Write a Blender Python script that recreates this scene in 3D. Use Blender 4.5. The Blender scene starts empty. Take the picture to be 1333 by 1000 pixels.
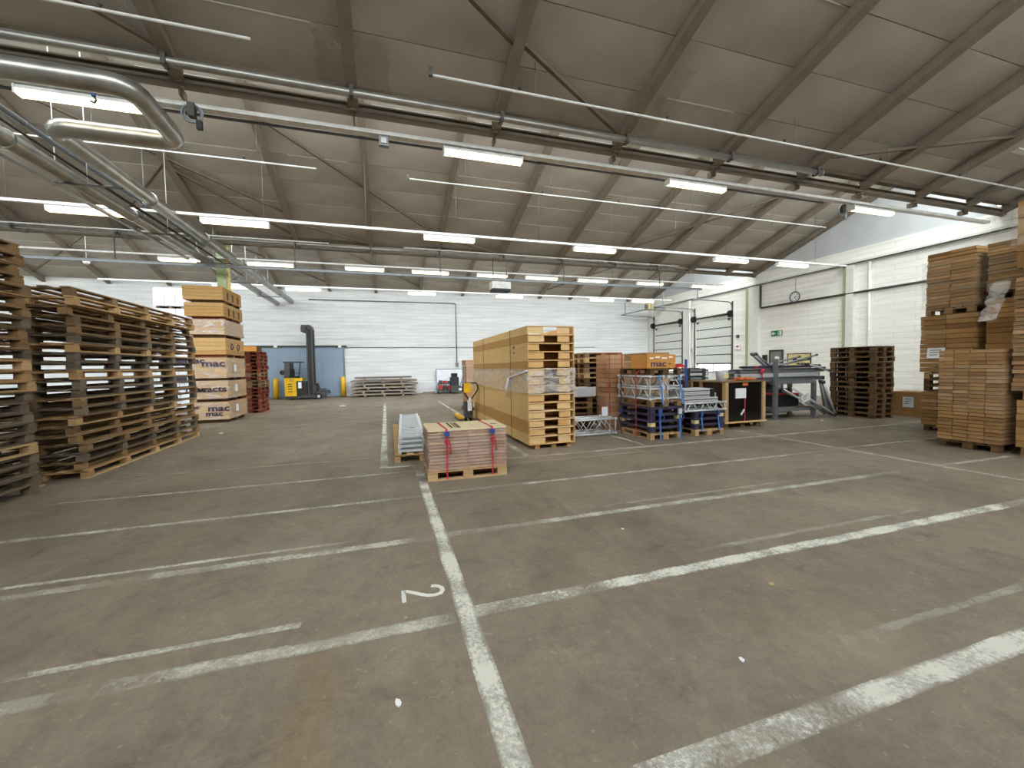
import bpy, bmesh, math, random
from mathutils import Vector, Matrix
random.seed(7)
R = math.radians
scene = bpy.context.scene
col = scene.collection

# ------------------------------------------------------------------ camera, light, exposure
cam = bpy.data.cameras.new('camera'); camo = bpy.data.objects.new('camera', cam); col.objects.link(camo)
cam.sensor_fit = 'HORIZONTAL'; cam.sensor_width = 36.0; cam.lens = 527.65 / 1333 * 36.0
cam.clip_start = 0.05; cam.clip_end = 300
r_, u_, f_ = Vector((0.95446701, -0.29777722, -0.01792943)), Vector((0.02999462, 0.03599718, 0.99890166)), Vector((0.29680475, 0.95395646, -0.04328983))
M = Matrix((( r_.x, u_.x, -f_.x, 0), (r_.y, u_.y, -f_.y, 0), (r_.z, u_.z, -f_.z, 1.67), (0, 0, 0, 1)))
camo.matrix_world = M
scene.camera = camo

world = bpy.data.worlds.new('overcast_sky'); scene.world = world; world.use_nodes = True
bgn = world.node_tree.nodes['Background']
bgn.inputs['Color'].default_value = (0.97, 0.985, 1.0, 1); bgn.inputs['Strength'].default_value = 10.5

YV = [-10.8, -1.3, 8.2, 17.7, 27.2]          # valleys of the saw-tooth roof
XL, XR = -22.0, 19.8
ZV, SL = 6.72, 0.335
GT = 1.5                                      # the glazing leans back by this much from valley to ridge
def ridge(yv): return yv + GT
def glass_line(yv):
    a = Vector((0, yv + .08, ZV + .34)); b = Vector((0, yv + GT - .03, zc(yv + GT, yv + 9.5) - .02)); return a, b
def zc(y, yv1): return ZV + SL * (yv1 - 0.1 - y)     # ceiling height on the slope that falls to valley yv1
for yv in YV[1:-1]:                                  # skylight portals (they only guide the sampling of the sky)
    a, b = glass_line(yv); y = (b - a).normalized()
    L = bpy.data.lights.new('skylight_portal', 'AREA'); L.shape = 'RECTANGLE'
    L.size = XR - XL; L.size_y = (b - a).length
    L.cycles.is_portal = True
    o = bpy.data.objects.new('skylight_portal', L); col.objects.link(o)
    n = Vector((0, y.z, -y.y)); zax = -n; x = y.cross(zax)          # n points into the hall
    mid = (a + b) / 2 + Vector(((XL + XR) / 2, 0, 0)) - n * .10
    o.matrix_world = Matrix(((x.x, y.x, zax.x, mid.x), (x.y, y.y, zax.y, mid.y), (x.z, y.z, zax.z, mid.z), (0, 0, 0, 1)))
vs = scene.view_settings
vs.view_transform = 'Standard'; vs.look = 'None'; vs.exposure = 0.12; vs.gamma = 1.0; vs.use_curve_mapping = False
LAMP = 3.0

# ------------------------------------------------------------------ materials
def lin(h):
    h = h.lstrip('#'); c = [int(h[i:i + 2], 16) / 255 for i in (0, 2, 4)]
    return tuple(((v / 12.92) if v <= .04045 else ((v + .055) / 1.055) ** 2.4) for v in c) + (1,)
MATS = {}
def newmat(name):
    m = bpy.data.materials.new(name); m.use_nodes = True; MATS[name] = m
    nt = m.node_tree; return m, nt, nt.nodes['Principled BSDF']
def plain(name, hexc, rough=.6, metal=0.0, noise=.12, nscale=6, spec=.4, rnd=0.0):
    m, nt, b = newmat(name); N = nt.nodes; L = nt.links
    tc = N.new('ShaderNodeTexCoord'); no = N.new('ShaderNodeTexNoise'); no.inputs['Scale'].default_value = nscale; no.inputs['Detail'].default_value = 4
    L.new(tc.outputs['Object'], no.inputs['Vector'])
    rp = N.new('ShaderNodeMapRange'); rp.inputs['From Min'].default_value = .3; rp.inputs['From Max'].default_value = .7
    rp.inputs['To Min'].default_value = 1 - noise; rp.inputs['To Max'].default_value = 1 + noise
    L.new(no.outputs['Fac'], rp.inputs['Value'])
    mx = N.new('ShaderNodeVectorMath'); mx.operation = 'SCALE'; mx.inputs[0].default_value = lin(hexc)[:3]
    src = rp.outputs['Result']
    if rnd:
        oi = N.new('ShaderNodeObjectInfo'); r2 = N.new('ShaderNodeMapRange'); r2.inputs['To Min'].default_value = 1 - rnd; r2.inputs['To Max'].default_value = 1 + rnd
        L.new(oi.outputs['Random'], r2.inputs['Value']); mu = N.new('ShaderNodeMath'); mu.operation = 'MULTIPLY'
        L.new(src, mu.inputs[0]); L.new(r2.outputs['Result'], mu.inputs[1]); src = mu.outputs[0]
    L.new(src, mx.inputs['Scale']); L.new(mx.outputs[0], b.inputs['Base Color'])
    b.inputs['Roughness'].default_value = rough; b.inputs['Metallic'].default_value = metal
    b.inputs['Specular IOR Level'].default_value = spec
    return m
def wood(name, cols, grain=(3, 40, 40), rough=.85, amt=.28, bump=.15):
    m, nt, b = newmat(name); N = nt.nodes; L = nt.links
    oi = N.new('ShaderNodeObjectInfo'); cr = N.new('ShaderNodeValToRGB')
    e = cr.color_ramp.elements
    for i, c in enumerate(cols):
        p = i / max(1, len(cols) - 1)
        if i < 2: el = e[i]; el.position = p
        else: el = e.new(p)
        el.color = lin(c)
    e = cr.color_ramp.elements
    for i, c in enumerate(cols): e[i].position = i / max(1, len(cols) - 1); e[i].color = lin(c)
    L.new(oi.outputs['Random'], cr.inputs['Fac'])
    tc = N.new('ShaderNodeTexCoord'); mp = N.new('ShaderNodeMapping'); mp.inputs['Scale'].default_value = grain
    ad = N.new('ShaderNodeVectorMath'); ad.operation = 'ADD'
    mu = N.new('ShaderNodeMath'); mu.operation = 'MULTIPLY'; mu.inputs[1].default_value = 37.0
    L.new(oi.outputs['Random'], mu.inputs[0]); L.new(tc.outputs['Object'], mp.inputs['Vector'])
    L.new(mp.outputs[0], ad.inputs[0]); L.new(mu.outputs[0], ad.inputs[1])
    no = N.new('ShaderNodeTexNoise'); no.inputs['Scale'].default_value = 1.0; no.inputs['Detail'].default_value = 5; no.inputs['Roughness'].default_value = .65
    L.new(ad.outputs[0], no.inputs['Vector'])
    mr = N.new('ShaderNodeMapRange'); mr.inputs['From Min'].default_value = .3; mr.inputs['From Max'].default_value = .7
    mr.inputs['To Min'].default_value = 1 - amt; mr.inputs['To Max'].default_value = 1 + amt * .6
    L.new(no.outputs['Fac'], mr.inputs['Value'])
    sc = N.new('ShaderNodeVectorMath'); sc.operation = 'SCALE'
    L.new(cr.outputs['Color'], sc.inputs[0]); L.new(mr.outputs[0], sc.inputs['Scale']); L.new(sc.outputs[0], b.inputs['Base Color'])
    bp = N.new('ShaderNodeBump'); bp.inputs['Strength'].default_value = bump; bp.inputs['Distance'].default_value = .01
    L.new(no.outputs['Fac'], bp.inputs['Height']); L.new(bp.outputs[0], b.inputs['Normal'])
    b.inputs['Roughness'].default_value = rough; b.inputs['Specular IOR Level'].default_value = .25
    return m
def film(name, tint='#e9e6e2', dens=.30, scale=9):
    m, nt, b = newmat(name); N = nt.nodes; L = nt.links
    b.inputs['Base Color'].default_value = lin(tint); b.inputs['Roughness'].default_value = .18; b.inputs['Specular IOR Level'].default_value = .6
    tr = N.new('ShaderNodeBsdfTransparent'); mx = N.new('ShaderNodeMixShader'); out = N['Material Output']
    tc = N.new('ShaderNodeTexCoord'); mp = N.new('ShaderNodeMapping'); mp.inputs['Scale'].default_value = (1, 1, 2.6)
    no = N.new('ShaderNodeTexNoise'); no.inputs['Scale'].default_value = scale; no.inputs['Detail'].default_value = 6; no.inputs['Distortion'].default_value = 1.2
    L.new(tc.outputs['Object'], mp.inputs[0]); L.new(mp.outputs[0], no.inputs['Vector'])
    mr = N.new('ShaderNodeMapRange'); mr.inputs['From Min'].default_value = .38; mr.inputs['From Max'].default_value = .72
    mr.inputs['To Min'].default_value = dens * .45; mr.inputs['To Max'].default_value = min(.9, dens * 1.7)
    L.new(no.outputs['Fac'], mr.inputs['Value']); L.new(mr.outputs[0], mx.inputs['Fac'])
    bp = N.new('ShaderNodeBump'); bp.inputs['Strength'].default_value = .35; bp.inputs['Distance'].default_value = .02
    L.new(no.outputs['Fac'], bp.inputs['Height']); L.new(bp.outputs[0], b.inputs['Normal'])
    L.new(tr.outputs[0], mx.inputs[1]); L.new(b.outputs[0], mx.inputs[2]); L.new(mx.outputs[0], out.inputs['Surface'])
    return m
def emit(name, hexc, strength):
    m, nt, b = newmat(name)
    b.inputs['Base Color'].default_value = lin('#f4f0e0'); b.inputs['Emission Color'].default_value = lin(hexc); b.inputs['Emission Strength'].default_value = strength
    return m
def brick(name, axis, base, bw=.5, bh=.25, streak=.10):
    m, nt, b = newmat(name); N = nt.nodes; L = nt.links
    tc = N.new('ShaderNodeTexCoord'); sx = N.new('ShaderNodeSeparateXYZ'); cx = N.new('ShaderNodeCombineXYZ')
    L.new(tc.outputs['Object'], sx.inputs[0]); L.new(sx.outputs[axis], cx.inputs[0]); L.new(sx.outputs[2], cx.inputs[1])
    br = N.new('ShaderNodeTexBrick'); br.inputs['Scale'].default_value = 1.0
    br.inputs['Brick Width'].default_value = bw; br.inputs['Row Height'].default_value = bh; br.inputs['Mortar Size'].default_value = .014; br.inputs['Mortar Smooth'].default_value = .3
    br.inputs['Color1'].default_value = lin(base); br.inputs['Color2'].default_value = tuple(v * .97 for v in lin(base)[:3]) + (1,)
    br.inputs['Mortar'].default_value = tuple(v * .86 for v in lin(base)[:3]) + (1,)
    L.new(cx.outputs[0], br.inputs['Vector'])
    mp = N.new('ShaderNodeMapping'); mp.inputs['Scale'].default_value = (.35, 5.5, 1)
    L.new(cx.outputs[0], mp.inputs[0])
    no = N.new('ShaderNodeTexNoise'); no.inputs['Scale'].default_value = 1.0; no.inputs['Detail'].default_value = 7; no.inputs['Roughness'].default_value = .7
    L.new(mp.outputs[0], no.inputs['Vector'])
    mr = N.new('ShaderNodeMapRange'); mr.inputs['From Min'].default_value = .3; mr.inputs['From Max'].default_value = .6; mr.inputs['To Min'].default_value = 1 - streak * 2; mr.inputs['To Max'].default_value = 1.03
    L.new(no.outputs['Fac'], mr.inputs['Value'])
    sc = N.new('ShaderNodeVectorMath'); sc.operation = 'SCALE'; L.new(br.outputs['Color'], sc.inputs[0]); L.new(mr.outputs[0], sc.inputs['Scale'])
    L.new(sc.outputs[0], b.inputs['Base Color'])
    bp = N.new('ShaderNodeBump'); bp.inputs['Strength'].default_value = .5; bp.inputs['Distance'].default_value = .02; bp.invert = True
    L.new(br.outputs['Fac'], bp.inputs['Height']); L.new(bp.outputs[0], b.inputs['Normal'])
    b.inputs['Roughness'].default_value = .75; b.inputs['Specular IOR Level'].default_value = .25
    return m
def floor_mat():
    m, nt, b = newmat('concrete_floor'); N = nt.nodes; L = nt.links
    tc = N.new('ShaderNodeTexCoord')
    def noise(scale, det, rough, stretch=(1, 1, 1), rot=0, dist=0):
        mp = N.new('ShaderNodeMapping'); mp.inputs['Scale'].default_value = stretch; mp.inputs['Rotation'].default_value = (0, 0, rot)
        L.new(tc.outputs['Object'], mp.inputs[0])
        n = N.new('ShaderNodeTexNoise'); n.inputs['Scale'].default_value = scale; n.inputs['Detail'].default_value = det; n.inputs['Roughness'].default_value = rough; n.inputs['Distortion'].default_value = dist
        L.new(mp.outputs[0], n.inputs['Vector']); return n.outputs['Fac']
    def rng(s, a, b_, c, d):
        r = N.new('ShaderNodeMapRange'); r.inputs['From Min'].default_value = a; r.inputs['From Max'].default_value = b_; r.inputs['To Min'].default_value = c; r.inputs['To Max'].default_value = d
        L.new(s, r.inputs['Value']); return r.outputs[0]
    def mul(a, c):
        k = N.new('ShaderNodeMath'); k.operation = 'MULTIPLY'; L.new(a, k.inputs[0]); L.new(c, k.inputs[1]); return k.outputs[0]
    big = rng(noise(.45, 6, .6, dist=.6), .3, .7, .74, 1.18)
    mid = rng(noise(2.0, 9, .72, (1, .8, 1), .5, .5), .3, .7, .80, 1.17)
    fine = mul(rng(noise(46, 5, .8), .3, .75, .86, 1.14), rng(noise(9, 7, .8, dist=.4), .3, .7, .84, 1.14))
    scuff = rng(noise(1.1, 9, .72, (.8, 1.5, 1), -.6, 1.2), .58, .70, 1.0, .66)
    speck = rng(noise(24, 2, .5), .70, .74, 1.0, 1.35)
    track = rng(noise(.9, 7, .7, (3.2, .25, 1), .12, 1.2), .35, .65, .95, 1.04)
    tyre = rng(noise(.55, 8, .62, (1.6, .55, 1), .9, 2.4), .60, .66, 1.0, .80)
    chip = rng(noise(13, 3, .55, dist=.8), .67, .70, 1.0, 1.28)
    tot = mul(mul(mul(mul(mul(mul(mul(big, mid), fine), scuff), speck), track), tyre), chip)
    cr = N.new('ShaderNodeMix'); cr.data_type = 'RGBA'
    cr.inputs[6].default_value = lin('#857b6b'); cr.inputs[7].default_value = lin('#877a69')
    L.new(rng(noise(.8, 4, .6), .35, .65, 0, 1), cr.inputs[0])
    # brown dried spill near (-0.42, 2.1)
    mp = N.new('ShaderNodeMapping'); mp.inputs['Location'].default_value = (.40 / .16, -2.0 / .75, 0); mp.inputs['Scale'].default_value = (1 / .16, 1 / .75, 1)
    L.new(tc.outputs['Object'], mp.inputs[0])
    ln = N.new('ShaderNodeVectorMath'); ln.operation = 'LENGTH'; L.new(mp.outputs[0], ln.inputs[0])
    ad = N.new('ShaderNodeMath'); ad.operation = 'ADD'; L.new(ln.outputs['Value'], ad.inputs[0]); L.new(rng(noise(5, 6, .7), .3, .7, -.6, .6), ad.inputs[1])
    br = N.new('ShaderNodeMix'); br.data_type = 'RGBA'; br.inputs[7].default_value = lin('#8d7c63')
    L.new(rng(ad.outputs[0], .5, 1.2, .75, 0), br.inputs[0]); L.new(cr.outputs[2], br.inputs[6])
    sc = N.new('ShaderNodeVectorMath'); sc.operation = 'SCALE'; L.new(br.outputs[2], sc.inputs[0]); L.new(tot, sc.inputs['Scale'])
    L.new(sc.outputs[0], b.inputs['Base Color'])
    L.new(rng(noise(1.7, 6, .6), .3, .7, .50, .72), b.inputs['Roughness']); b.inputs['Specular IOR Level'].default_value = .35
    bp = N.new('ShaderNodeBump'); bp.inputs['Strength'].default_value = .12; bp.inputs['Distance'].default_value = .01
    L.new(noise(30, 6, .7), bp.inputs['Height']); L.new(bp.outputs[0], b.inputs['Normal'])
    return m
def paint_mat(name, hexc, lo, hi, scale=26, top=.9):
    m, nt, b = newmat(name); N = nt.nodes; L = nt.links
    b.inputs['Base Color'].default_value = lin(hexc); b.inputs['Roughness'].default_value = .7
    tr = N.new('ShaderNodeBsdfTransparent'); mx = N.new('ShaderNodeMixShader')
    tc = N.new('ShaderNodeTexCoord'); no = N.new('ShaderNodeTexNoise'); no.inputs['Scale'].default_value = scale; no.inputs['Detail'].default_value = 8; no.inputs['Roughness'].default_value = .75
    n2 = N.new('ShaderNodeTexNoise'); n2.inputs['Scale'].default_value = 2.2; n2.inputs['Detail'].default_value = 4
    L.new(tc.outputs['Object'], no.inputs['Vector']); L.new(tc.outputs['Object'], n2.inputs['Vector'])
    av = N.new('ShaderNodeMath'); av.operation = 'MULTIPLY_ADD'; av.inputs[1].default_value = .55
    L.new(n2.outputs['Fac'], av.inputs[0]); 
    hv = N.new('ShaderNodeMath'); hv.operation = 'MULTIPLY'; hv.inputs[1].default_value = .45; L.new(no.outputs['Fac'], hv.inputs[0]); L.new(hv.outputs[0], av.inputs[2])
    sg = N.new('ShaderNodeSeparateXYZ'); L.new(tc.outputs['Generated'], sg.inputs[0]); es = []
    for ax in (0, 1):
        q = N.new('ShaderNodeMath'); q.operation = 'PINGPONG'; q.inputs[1].default_value = .5; L.new(sg.outputs[ax], q.inputs[0]); es.append(q.outputs[0])
    mn = N.new('ShaderNodeMath'); mn.operation = 'MINIMUM'; L.new(es[0], mn.inputs[0]); L.new(es[1], mn.inputs[1])
    eg = N.new('ShaderNodeMapRange'); eg.inputs['From Min'].default_value = 0; eg.inputs['From Max'].default_value = .22; eg.inputs['To Min'].default_value = -.10; eg.inputs['To Max'].default_value = 0.01
    L.new(mn.outputs[0], eg.inputs['Value']); a2 = N.new('ShaderNodeMath'); a2.operation = 'ADD'; L.new(av.outputs[0], a2.inputs[0]); L.new(eg.outputs[0], a2.inputs[1])
    mr = N.new('ShaderNodeMapRange'); mr.inputs['From Min'].default_value = lo; mr.inputs['From Max'].default_value = hi; mr.inputs['To Min'].default_value = .05; mr.inputs['To Max'].default_value = top
    L.new(a2.outputs[0], mr.inputs['Value']); L.new(mr.outputs[0], mx.inputs['Fac'])
    L.new(tr.outputs[0], mx.inputs[1]); L.new(b.outputs[0], mx.inputs[2]); L.new(mx.outputs[0], N['Material Output'].inputs['Surface'])
    return m
def pane_mat():
    m, nt, b = newmat('skylight_glass'); N = nt.nodes; L = nt.links
    tr = N.new('ShaderNodeBsdfTransparent'); tl = N.new('ShaderNodeBsdfTranslucent'); mx = N.new('ShaderNodeMixShader')
    tr.inputs[0].default_value = (.9, .93, .94, 1); tl.inputs[0].default_value = (.85, .88, .88, 1); mx.inputs['Fac'].default_value = .3
    L.new(tr.outputs[0], mx.inputs[1]); L.new(tl.outputs[0], mx.inputs[2]); L.new(mx.outputs[0], N['Material Output'].inputs['Surface'])
    return m
floor_mat(); pane_mat()
brick('white_brick_far', 0, '#e6e7e7', bw=1.6, bh=.21, streak=.11); brick('white_brick_side', 1, '#f6f3ea', bw=1.4, bh=.23, streak=.07)
plain('gable_plaster', '#c3c5c6', .8, noise=.06, nscale=1.2)
plain('ceiling_board', '#b2aa9f', .9, noise=.16, nscale=.7, spec=.1, rnd=.05)
plain('roof_deck', '#6f675c', .9, spec=.1)
plain('rafter_paint', '#887d6f', .8, noise=.10, nscale=3, spec=.2)
plain('girder_paint', '#6e6252', .75, noise=.12, nscale=4)
plain('trim_white', '#deddd6', .6, noise=.05)
plain('olive_paint', '#a9ae8a', .6, noise=.08)
plain('dark_steel', '#4b4844', .5, .4)
plain('grey_steel', '#84888b', .45, .5, rnd=.12)
plain('galv_pipe', '#a3a19b', .38, .75, noise=.10, nscale=5)
plain('lagged_pipe', '#a9a8a2', .33, .8, noise=.18, nscale=4)
plain('white_metal', '#e2e1dc', .5)
plain('alu', '#d3d6d8', .35, .35, noise=.06, rnd=.08)
plain('black_rubber', '#1b1b1c', .7)
plain('black_film', '#141312', .16, noise=.3, nscale=8, spec=.7)
plain('door_panel', '#d9dbd4', .55, noise=.04)
plain('blue_door', '#8b9cae', .5, noise=.05, nscale=2)
plain('yellow', '#e5b41f', .5); plain('yellow_board', '#dccb90', .7)
plain('truck_grey', '#4e4d4c', .5, .3); plain('truck_dark', '#252526', .55)
plain('grey_door', '#7d7f7c', .55)
plain('paper', '#e9e9ea', .8, noise=.03); plain('tan_paper', '#b39a78', .8)
plain('red', '#b3272d', .6); plain('pink_strap', '#c22343', .6, noise=.1); plain('blue_strap', '#3d7fc4', .6); plain('blue', '#2f4c8c', .5)
plain('black_strap', '#23211f', .6)
plain('purple_plate', '#3a3448', .6, noise=.2, rnd=.2)
plain('green_paint', '#5d7446', .6); plain('pale_green', '#a9b98c', .6); plain('exit_green', '#1f7a4d', .5)
plain('orange', '#cf6a3a', .7); plain('print_violet', '#3d3346', .7, noise=.25, nscale=18); plain('print_white', '#efe9dc', .7); plain('print_dark', '#3b332c', .7)
plain('white_wrap', '#e6e8ee', .4, noise=.08, nscale=5)
plain('cable_black', '#222120', .6)
emit('tube_glow', '#ffe9b4', LAMP)
film('stretch_film', dens=.17, scale=4); film('stretch_film_thick', '#ece9e4', dens=.34, scale=4); film('stretch_film_faint', '#dcc9ae', dens=.10, scale=4)
film('bundle_film', '#ece4da', dens=.30, scale=3); film('violet_film', '#8d78a8', dens=.03, scale=5)
paint_mat('line_paint', '#d8d5c8', .40, .53, 34); paint_mat('line_worn', '#ccc8b8', .41, .56, 30, .74); paint_mat('line_faint', '#c2bdaa', .44, .60, 22, .55); paint_mat('digit_paint', '#e6e4dc', .25, .40)
wood('pallet_brown', ['#7f6545', '#957752', '#6d583f', '#a3855c'])
wood('pallet_grey', ['#6d6152', '#7b6d5b', '#5d5348', '#85745f'])
wood('pallet_tan', ['#c19c6d', '#b18d60', '#cbaa7e', '#a38055'])
wood('pallet_dark', ['#5c452d', '#6d5236', '#4d3b28', '#775b3b'])
wood('pallet_red', ['#7b3a2c', '#6d3529', '#8a4a34', '#9d6a44'])
wood('weathered', ['#8d8378', '#7a7067', '#a09486', '#6d635b'], grain=(3, 40, 40))
wood('ply', ['#d9b67c', '#d2ac70', '#e0c08c'], grain=(14, 2.2, 30), amt=.14, bump=.05)
wood('ply_brown', ['#bd9158', '#b68a53'], grain=(14, 2.2, 30), amt=.14, bump=.05)
wood('ply_end', ['#dcb57e', '#d5a96c', '#e3c293', '#cf9f60'], grain=(6, 6, 20), amt=.12, bump=.05)
wood('chipboard', ['#c19a63', '#b98f58', '#c9a36f'], grain=(10, 10, 60), amt=.14, bump=.1)
wood('card', ['#a98350', '#967046', '#b78f5c', '#86633c', '#be9a6c'], grain=(4, 4, 10), amt=.14, bump=.04)
wood('card_light', ['#b6916a', '#a8815a', '#c09c76', '#9c7752'], grain=(4, 4, 10), amt=.14, bump=.04)
wood('card_grey', ['#9a825f', '#8d7352', '#806444', '#a88f6e'], grain=(4, 4, 10), amt=.16, bump=.04)
wood('card_pink', ['#b58b66', '#a57a57', '#c49c78', '#9c7350', '#b99079'], grain=(4, 4, 10), amt=.16, bump=.04)
wood('orange_wood', ['#cf9450', '#c58a47'], grain=(4, 14, 14), amt=.15)
wood('cream_card', ['#dac9a4', '#d6c49e'], grain=(3, 8, 8), amt=.08)

# ------------------------------------------------------------------ geometry helpers
class MB:
    def __init__(s): s.v = []; s.f = []; s.sm = False
    def box(s, x0, x1, y0, y1, z0, z1):
        n = len(s.v)
        s.v += [(x0, y0, z0), (x1, y0, z0), (x1, y1, z0), (x0, y1, z0), (x0, y0, z1), (x1, y0, z1), (x1, y1, z1), (x0, y1, z1)]
        s.f += [(n, n + 3, n + 2, n + 1), (n + 4, n + 5, n + 6, n + 7), (n, n + 1, n + 5, n + 4), (n + 1, n + 2, n + 6, n + 5), (n + 2, n + 3, n + 7, n + 6), (n + 3, n, n + 4, n + 7)]
        return s
    def prism(s, poly, axis, a, b):          # poly of 2-D points extruded along axis from a to b
        n = len(s.v); k = len(poly)
        def P(p, t): return {'x': (t, p[0], p[1]), 'y': (p[0], t, p[1]), 'z': (p[0], p[1], t)}[axis]
        s.v += [P(p, a) for p in poly] + [P(p, b) for p in poly]
        s.f += [tuple(range(n, n + k)), tuple(range(n + 2 * k - 1, n + k - 1, -1))]
        for i in range(k): j = (i + 1) % k; s.f.append((n + i, n + k + i, n + k + j, n + j))
        return s
    def bar(s, p0, p1, w, h, up=(0, 0, 1)):
        p0, p1 = Vector(p0), Vector(p1); d = (p1 - p0).normalized(); up = Vector(up)
        if abs(d.dot(up)) > .98: up = Vector((0, 1, 0))
        x = d.cross(up).normalized(); z = x.cross(d).normalized(); n = len(s.v)
        for p in (p0, p1):
            for a, c in ((-1, -1), (1, -1), (1, 1), (-1, 1)): s.v.append(tuple(p + x * (a * w / 2) + z * (c * h / 2)))
        s.f += [(n, n + 3, n + 2, n + 1), (n + 4, n + 5, n + 6, n + 7), (n, n + 1, n + 5, n + 4), (n + 1, n + 2, n + 6, n + 5), (n + 2, n + 3, n + 7, n + 6), (n + 3, n, n + 4, n + 7)]
        return s
    def tube(s, pts, r, n=10, closed=False):
        pts = [Vector(p) for p in pts]; base = len(s.v); k = len(pts); s.sm = True
        d0 = (pts[1] - pts[0]).normalized(); up = Vector((0, 0, 1)) if abs(d0.z) < .9 else Vector((0, 1, 0))
        x = d0.cross(up).normalized()
        for i, p in enumerate(pts):
            if closed: d = (pts[(i + 1) % k] - pts[i - 1]).normalized()
            elif i == 0: d = d0
            elif i == k - 1: d = (pts[-1] - pts[-2]).normalized()
            else: d = ((pts[i + 1] - p).normalized() + (p - pts[i - 1]).normalized()).normalized()
            x = (x - d * x.dot(d)).normalized(); y = d.cross(x)
            rr = r[i] if isinstance(r, (list, tuple)) else r
            for a in range(n):
                t = 2 * math.pi * a / n; s.v.append(tuple(p + x * (rr * math.cos(t)) + y * (rr * math.sin(t))))
        m = k if closed else k - 1
        for i in range(m):
            a0 = base + i * n; a1 = base + ((i + 1) % k) * n
            for a in range(n): b = (a + 1) % n; s.f.append((a0 + a, a0 + b, a1 + b, a1 + a))
        if not closed: s.f += [tuple(base + n - 1 - a for a in range(n)), tuple(base + (k - 1) * n + a for a in range(n))]
        return s
    def disc(s, c, r, h, axis='z', n=20):
        pts = [(c[0] + 0, c[1], c[2]), (c[0] + (h if axis == 'x' else 0), c[1] + (h if axis == 'y' else 0), c[2] + (h if axis == 'z' else 0))]
        return s.tube(pts, r, n)
    def mesh(s, name, mat):
        me = bpy.data.meshes.new(name); me.from_pydata(s.v, [], s.f); me.update()
        if mat: me.materials.append(MATS[mat])
        if s.sm:
            for p in me.polygons: p.use_smooth = len(p.vertices) == 4
        return me
def link(name, data, parent=None, loc=(0, 0, 0), rot=(0, 0, 0)):
    o = bpy.data.objects.new(name, data); col.objects.link(o); o.location = loc; o.rotation_euler = rot
    if parent: o.parent = parent
    return o
def thing(name, label, cat, loc=(0, 0, 0), rz=0, group=None):
    o = link(name, None, None, loc, (0, 0, rz)); return tag(o, label, cat, group)
def tag(o, label, cat, group=None):
    o['label'] = label; o['category'] = cat
    if group: o['group'] = group
    return o
def struct(o): o['kind'] = 'structure'; return o
CACHE = {}
def boxmesh(sx, sy, sz, mat):
    k = (round(sx, 3), round(sy, 3), round(sz, 3), mat)
    if k not in CACHE: CACHE[k] = MB().box(-sx / 2, sx / 2, -sy / 2, sy / 2, -sz / 2, sz / 2).mesh('piece', mat)
    return CACHE[k]
def bx(name, x0, x1, y0, y1, z0, z1, mat, parent=None, rot=(0, 0, 0)):
    return link(name, boxmesh(x1 - x0, y1 - y0, z1 - z0, mat), parent, ((x0 + x1) / 2, (y0 + y1) / 2, (z0 + z1) / 2), rot)
def mb(name, m, mat, parent=None, loc=(0, 0, 0), rot=(0, 0, 0)): return link(name, m.mesh(name, mat), parent, loc, rot)
def fillet(pts, rad, n=6):
    out = [Vector(pts[0])]
    for i in range(1, len(pts) - 1):
        p = Vector(pts[i]); a = (Vector(pts[i - 1]) - p).normalized(); b = (Vector(pts[i + 1]) - p).normalized()
        ang = a.angle(b); t = rad / math.tan(ang / 2); c0 = p + a * t; c1 = p + b * t
        for k in range(n + 1):
            u = k / n; out.append(c0 * (1 - u) ** 2 + p * 2 * u * (1 - u) + c1 * u * u)
    out.append(Vector(pts[-1])); return out
ORD = ['bottom', 'second', 'third', 'fourth', 'fifth', 'sixth', 'seventh', 'eighth', 'ninth', 'tenth', 'eleventh', 'twelfth', 'thirteenth', 'fourteenth', 'fifteenth', 'sixteenth', 'seventeenth', 'eighteenth', 'nineteenth', 'twentieth', 'twenty-first', 'twenty-second', 'twenty-third', 'twenty-fourth', 'twenty-fifth', 'twenty-sixth', 'twenty-seventh', 'twenty-eighth', 'twenty-ninth', 'thirtieth']
def lvl(i, n): return 'topmost' if i == n - 1 else (ORD[i] if i else 'bottom')
def frm(i, n): return 'bottom one' if i == 0 else ('topmost' if i == n - 1 else ORD[i] + ' from bottom')
TXT = {}
def text(name, s, size, mat, parent, loc, rot, xs=1.0, bold=.0):
    k = (s, size, mat, bold)
    if k not in TXT:
        c = bpy.data.curves.new('lettering', 'FONT'); c.body = s; c.size = size; c.align_x = 'CENTER'; c.align_y = 'CENTER'; c.extrude = .001; c.offset = bold; c.resolution_u = 3
        t = bpy.data.objects.new('lettering', c); col.objects.link(t); dg = bpy.context.evaluated_depsgraph_get()
        me = bpy.data.meshes.new_from_object(t.evaluated_get(dg)); bpy.data.objects.remove(t); bpy.data.curves.remove(c)
        me.materials.clear(); me.materials.append(MATS[mat]); TXT[k] = me
    o = link(name, TXT[k], parent, loc, rot); o.scale = (xs, 1, 1); return o
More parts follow.
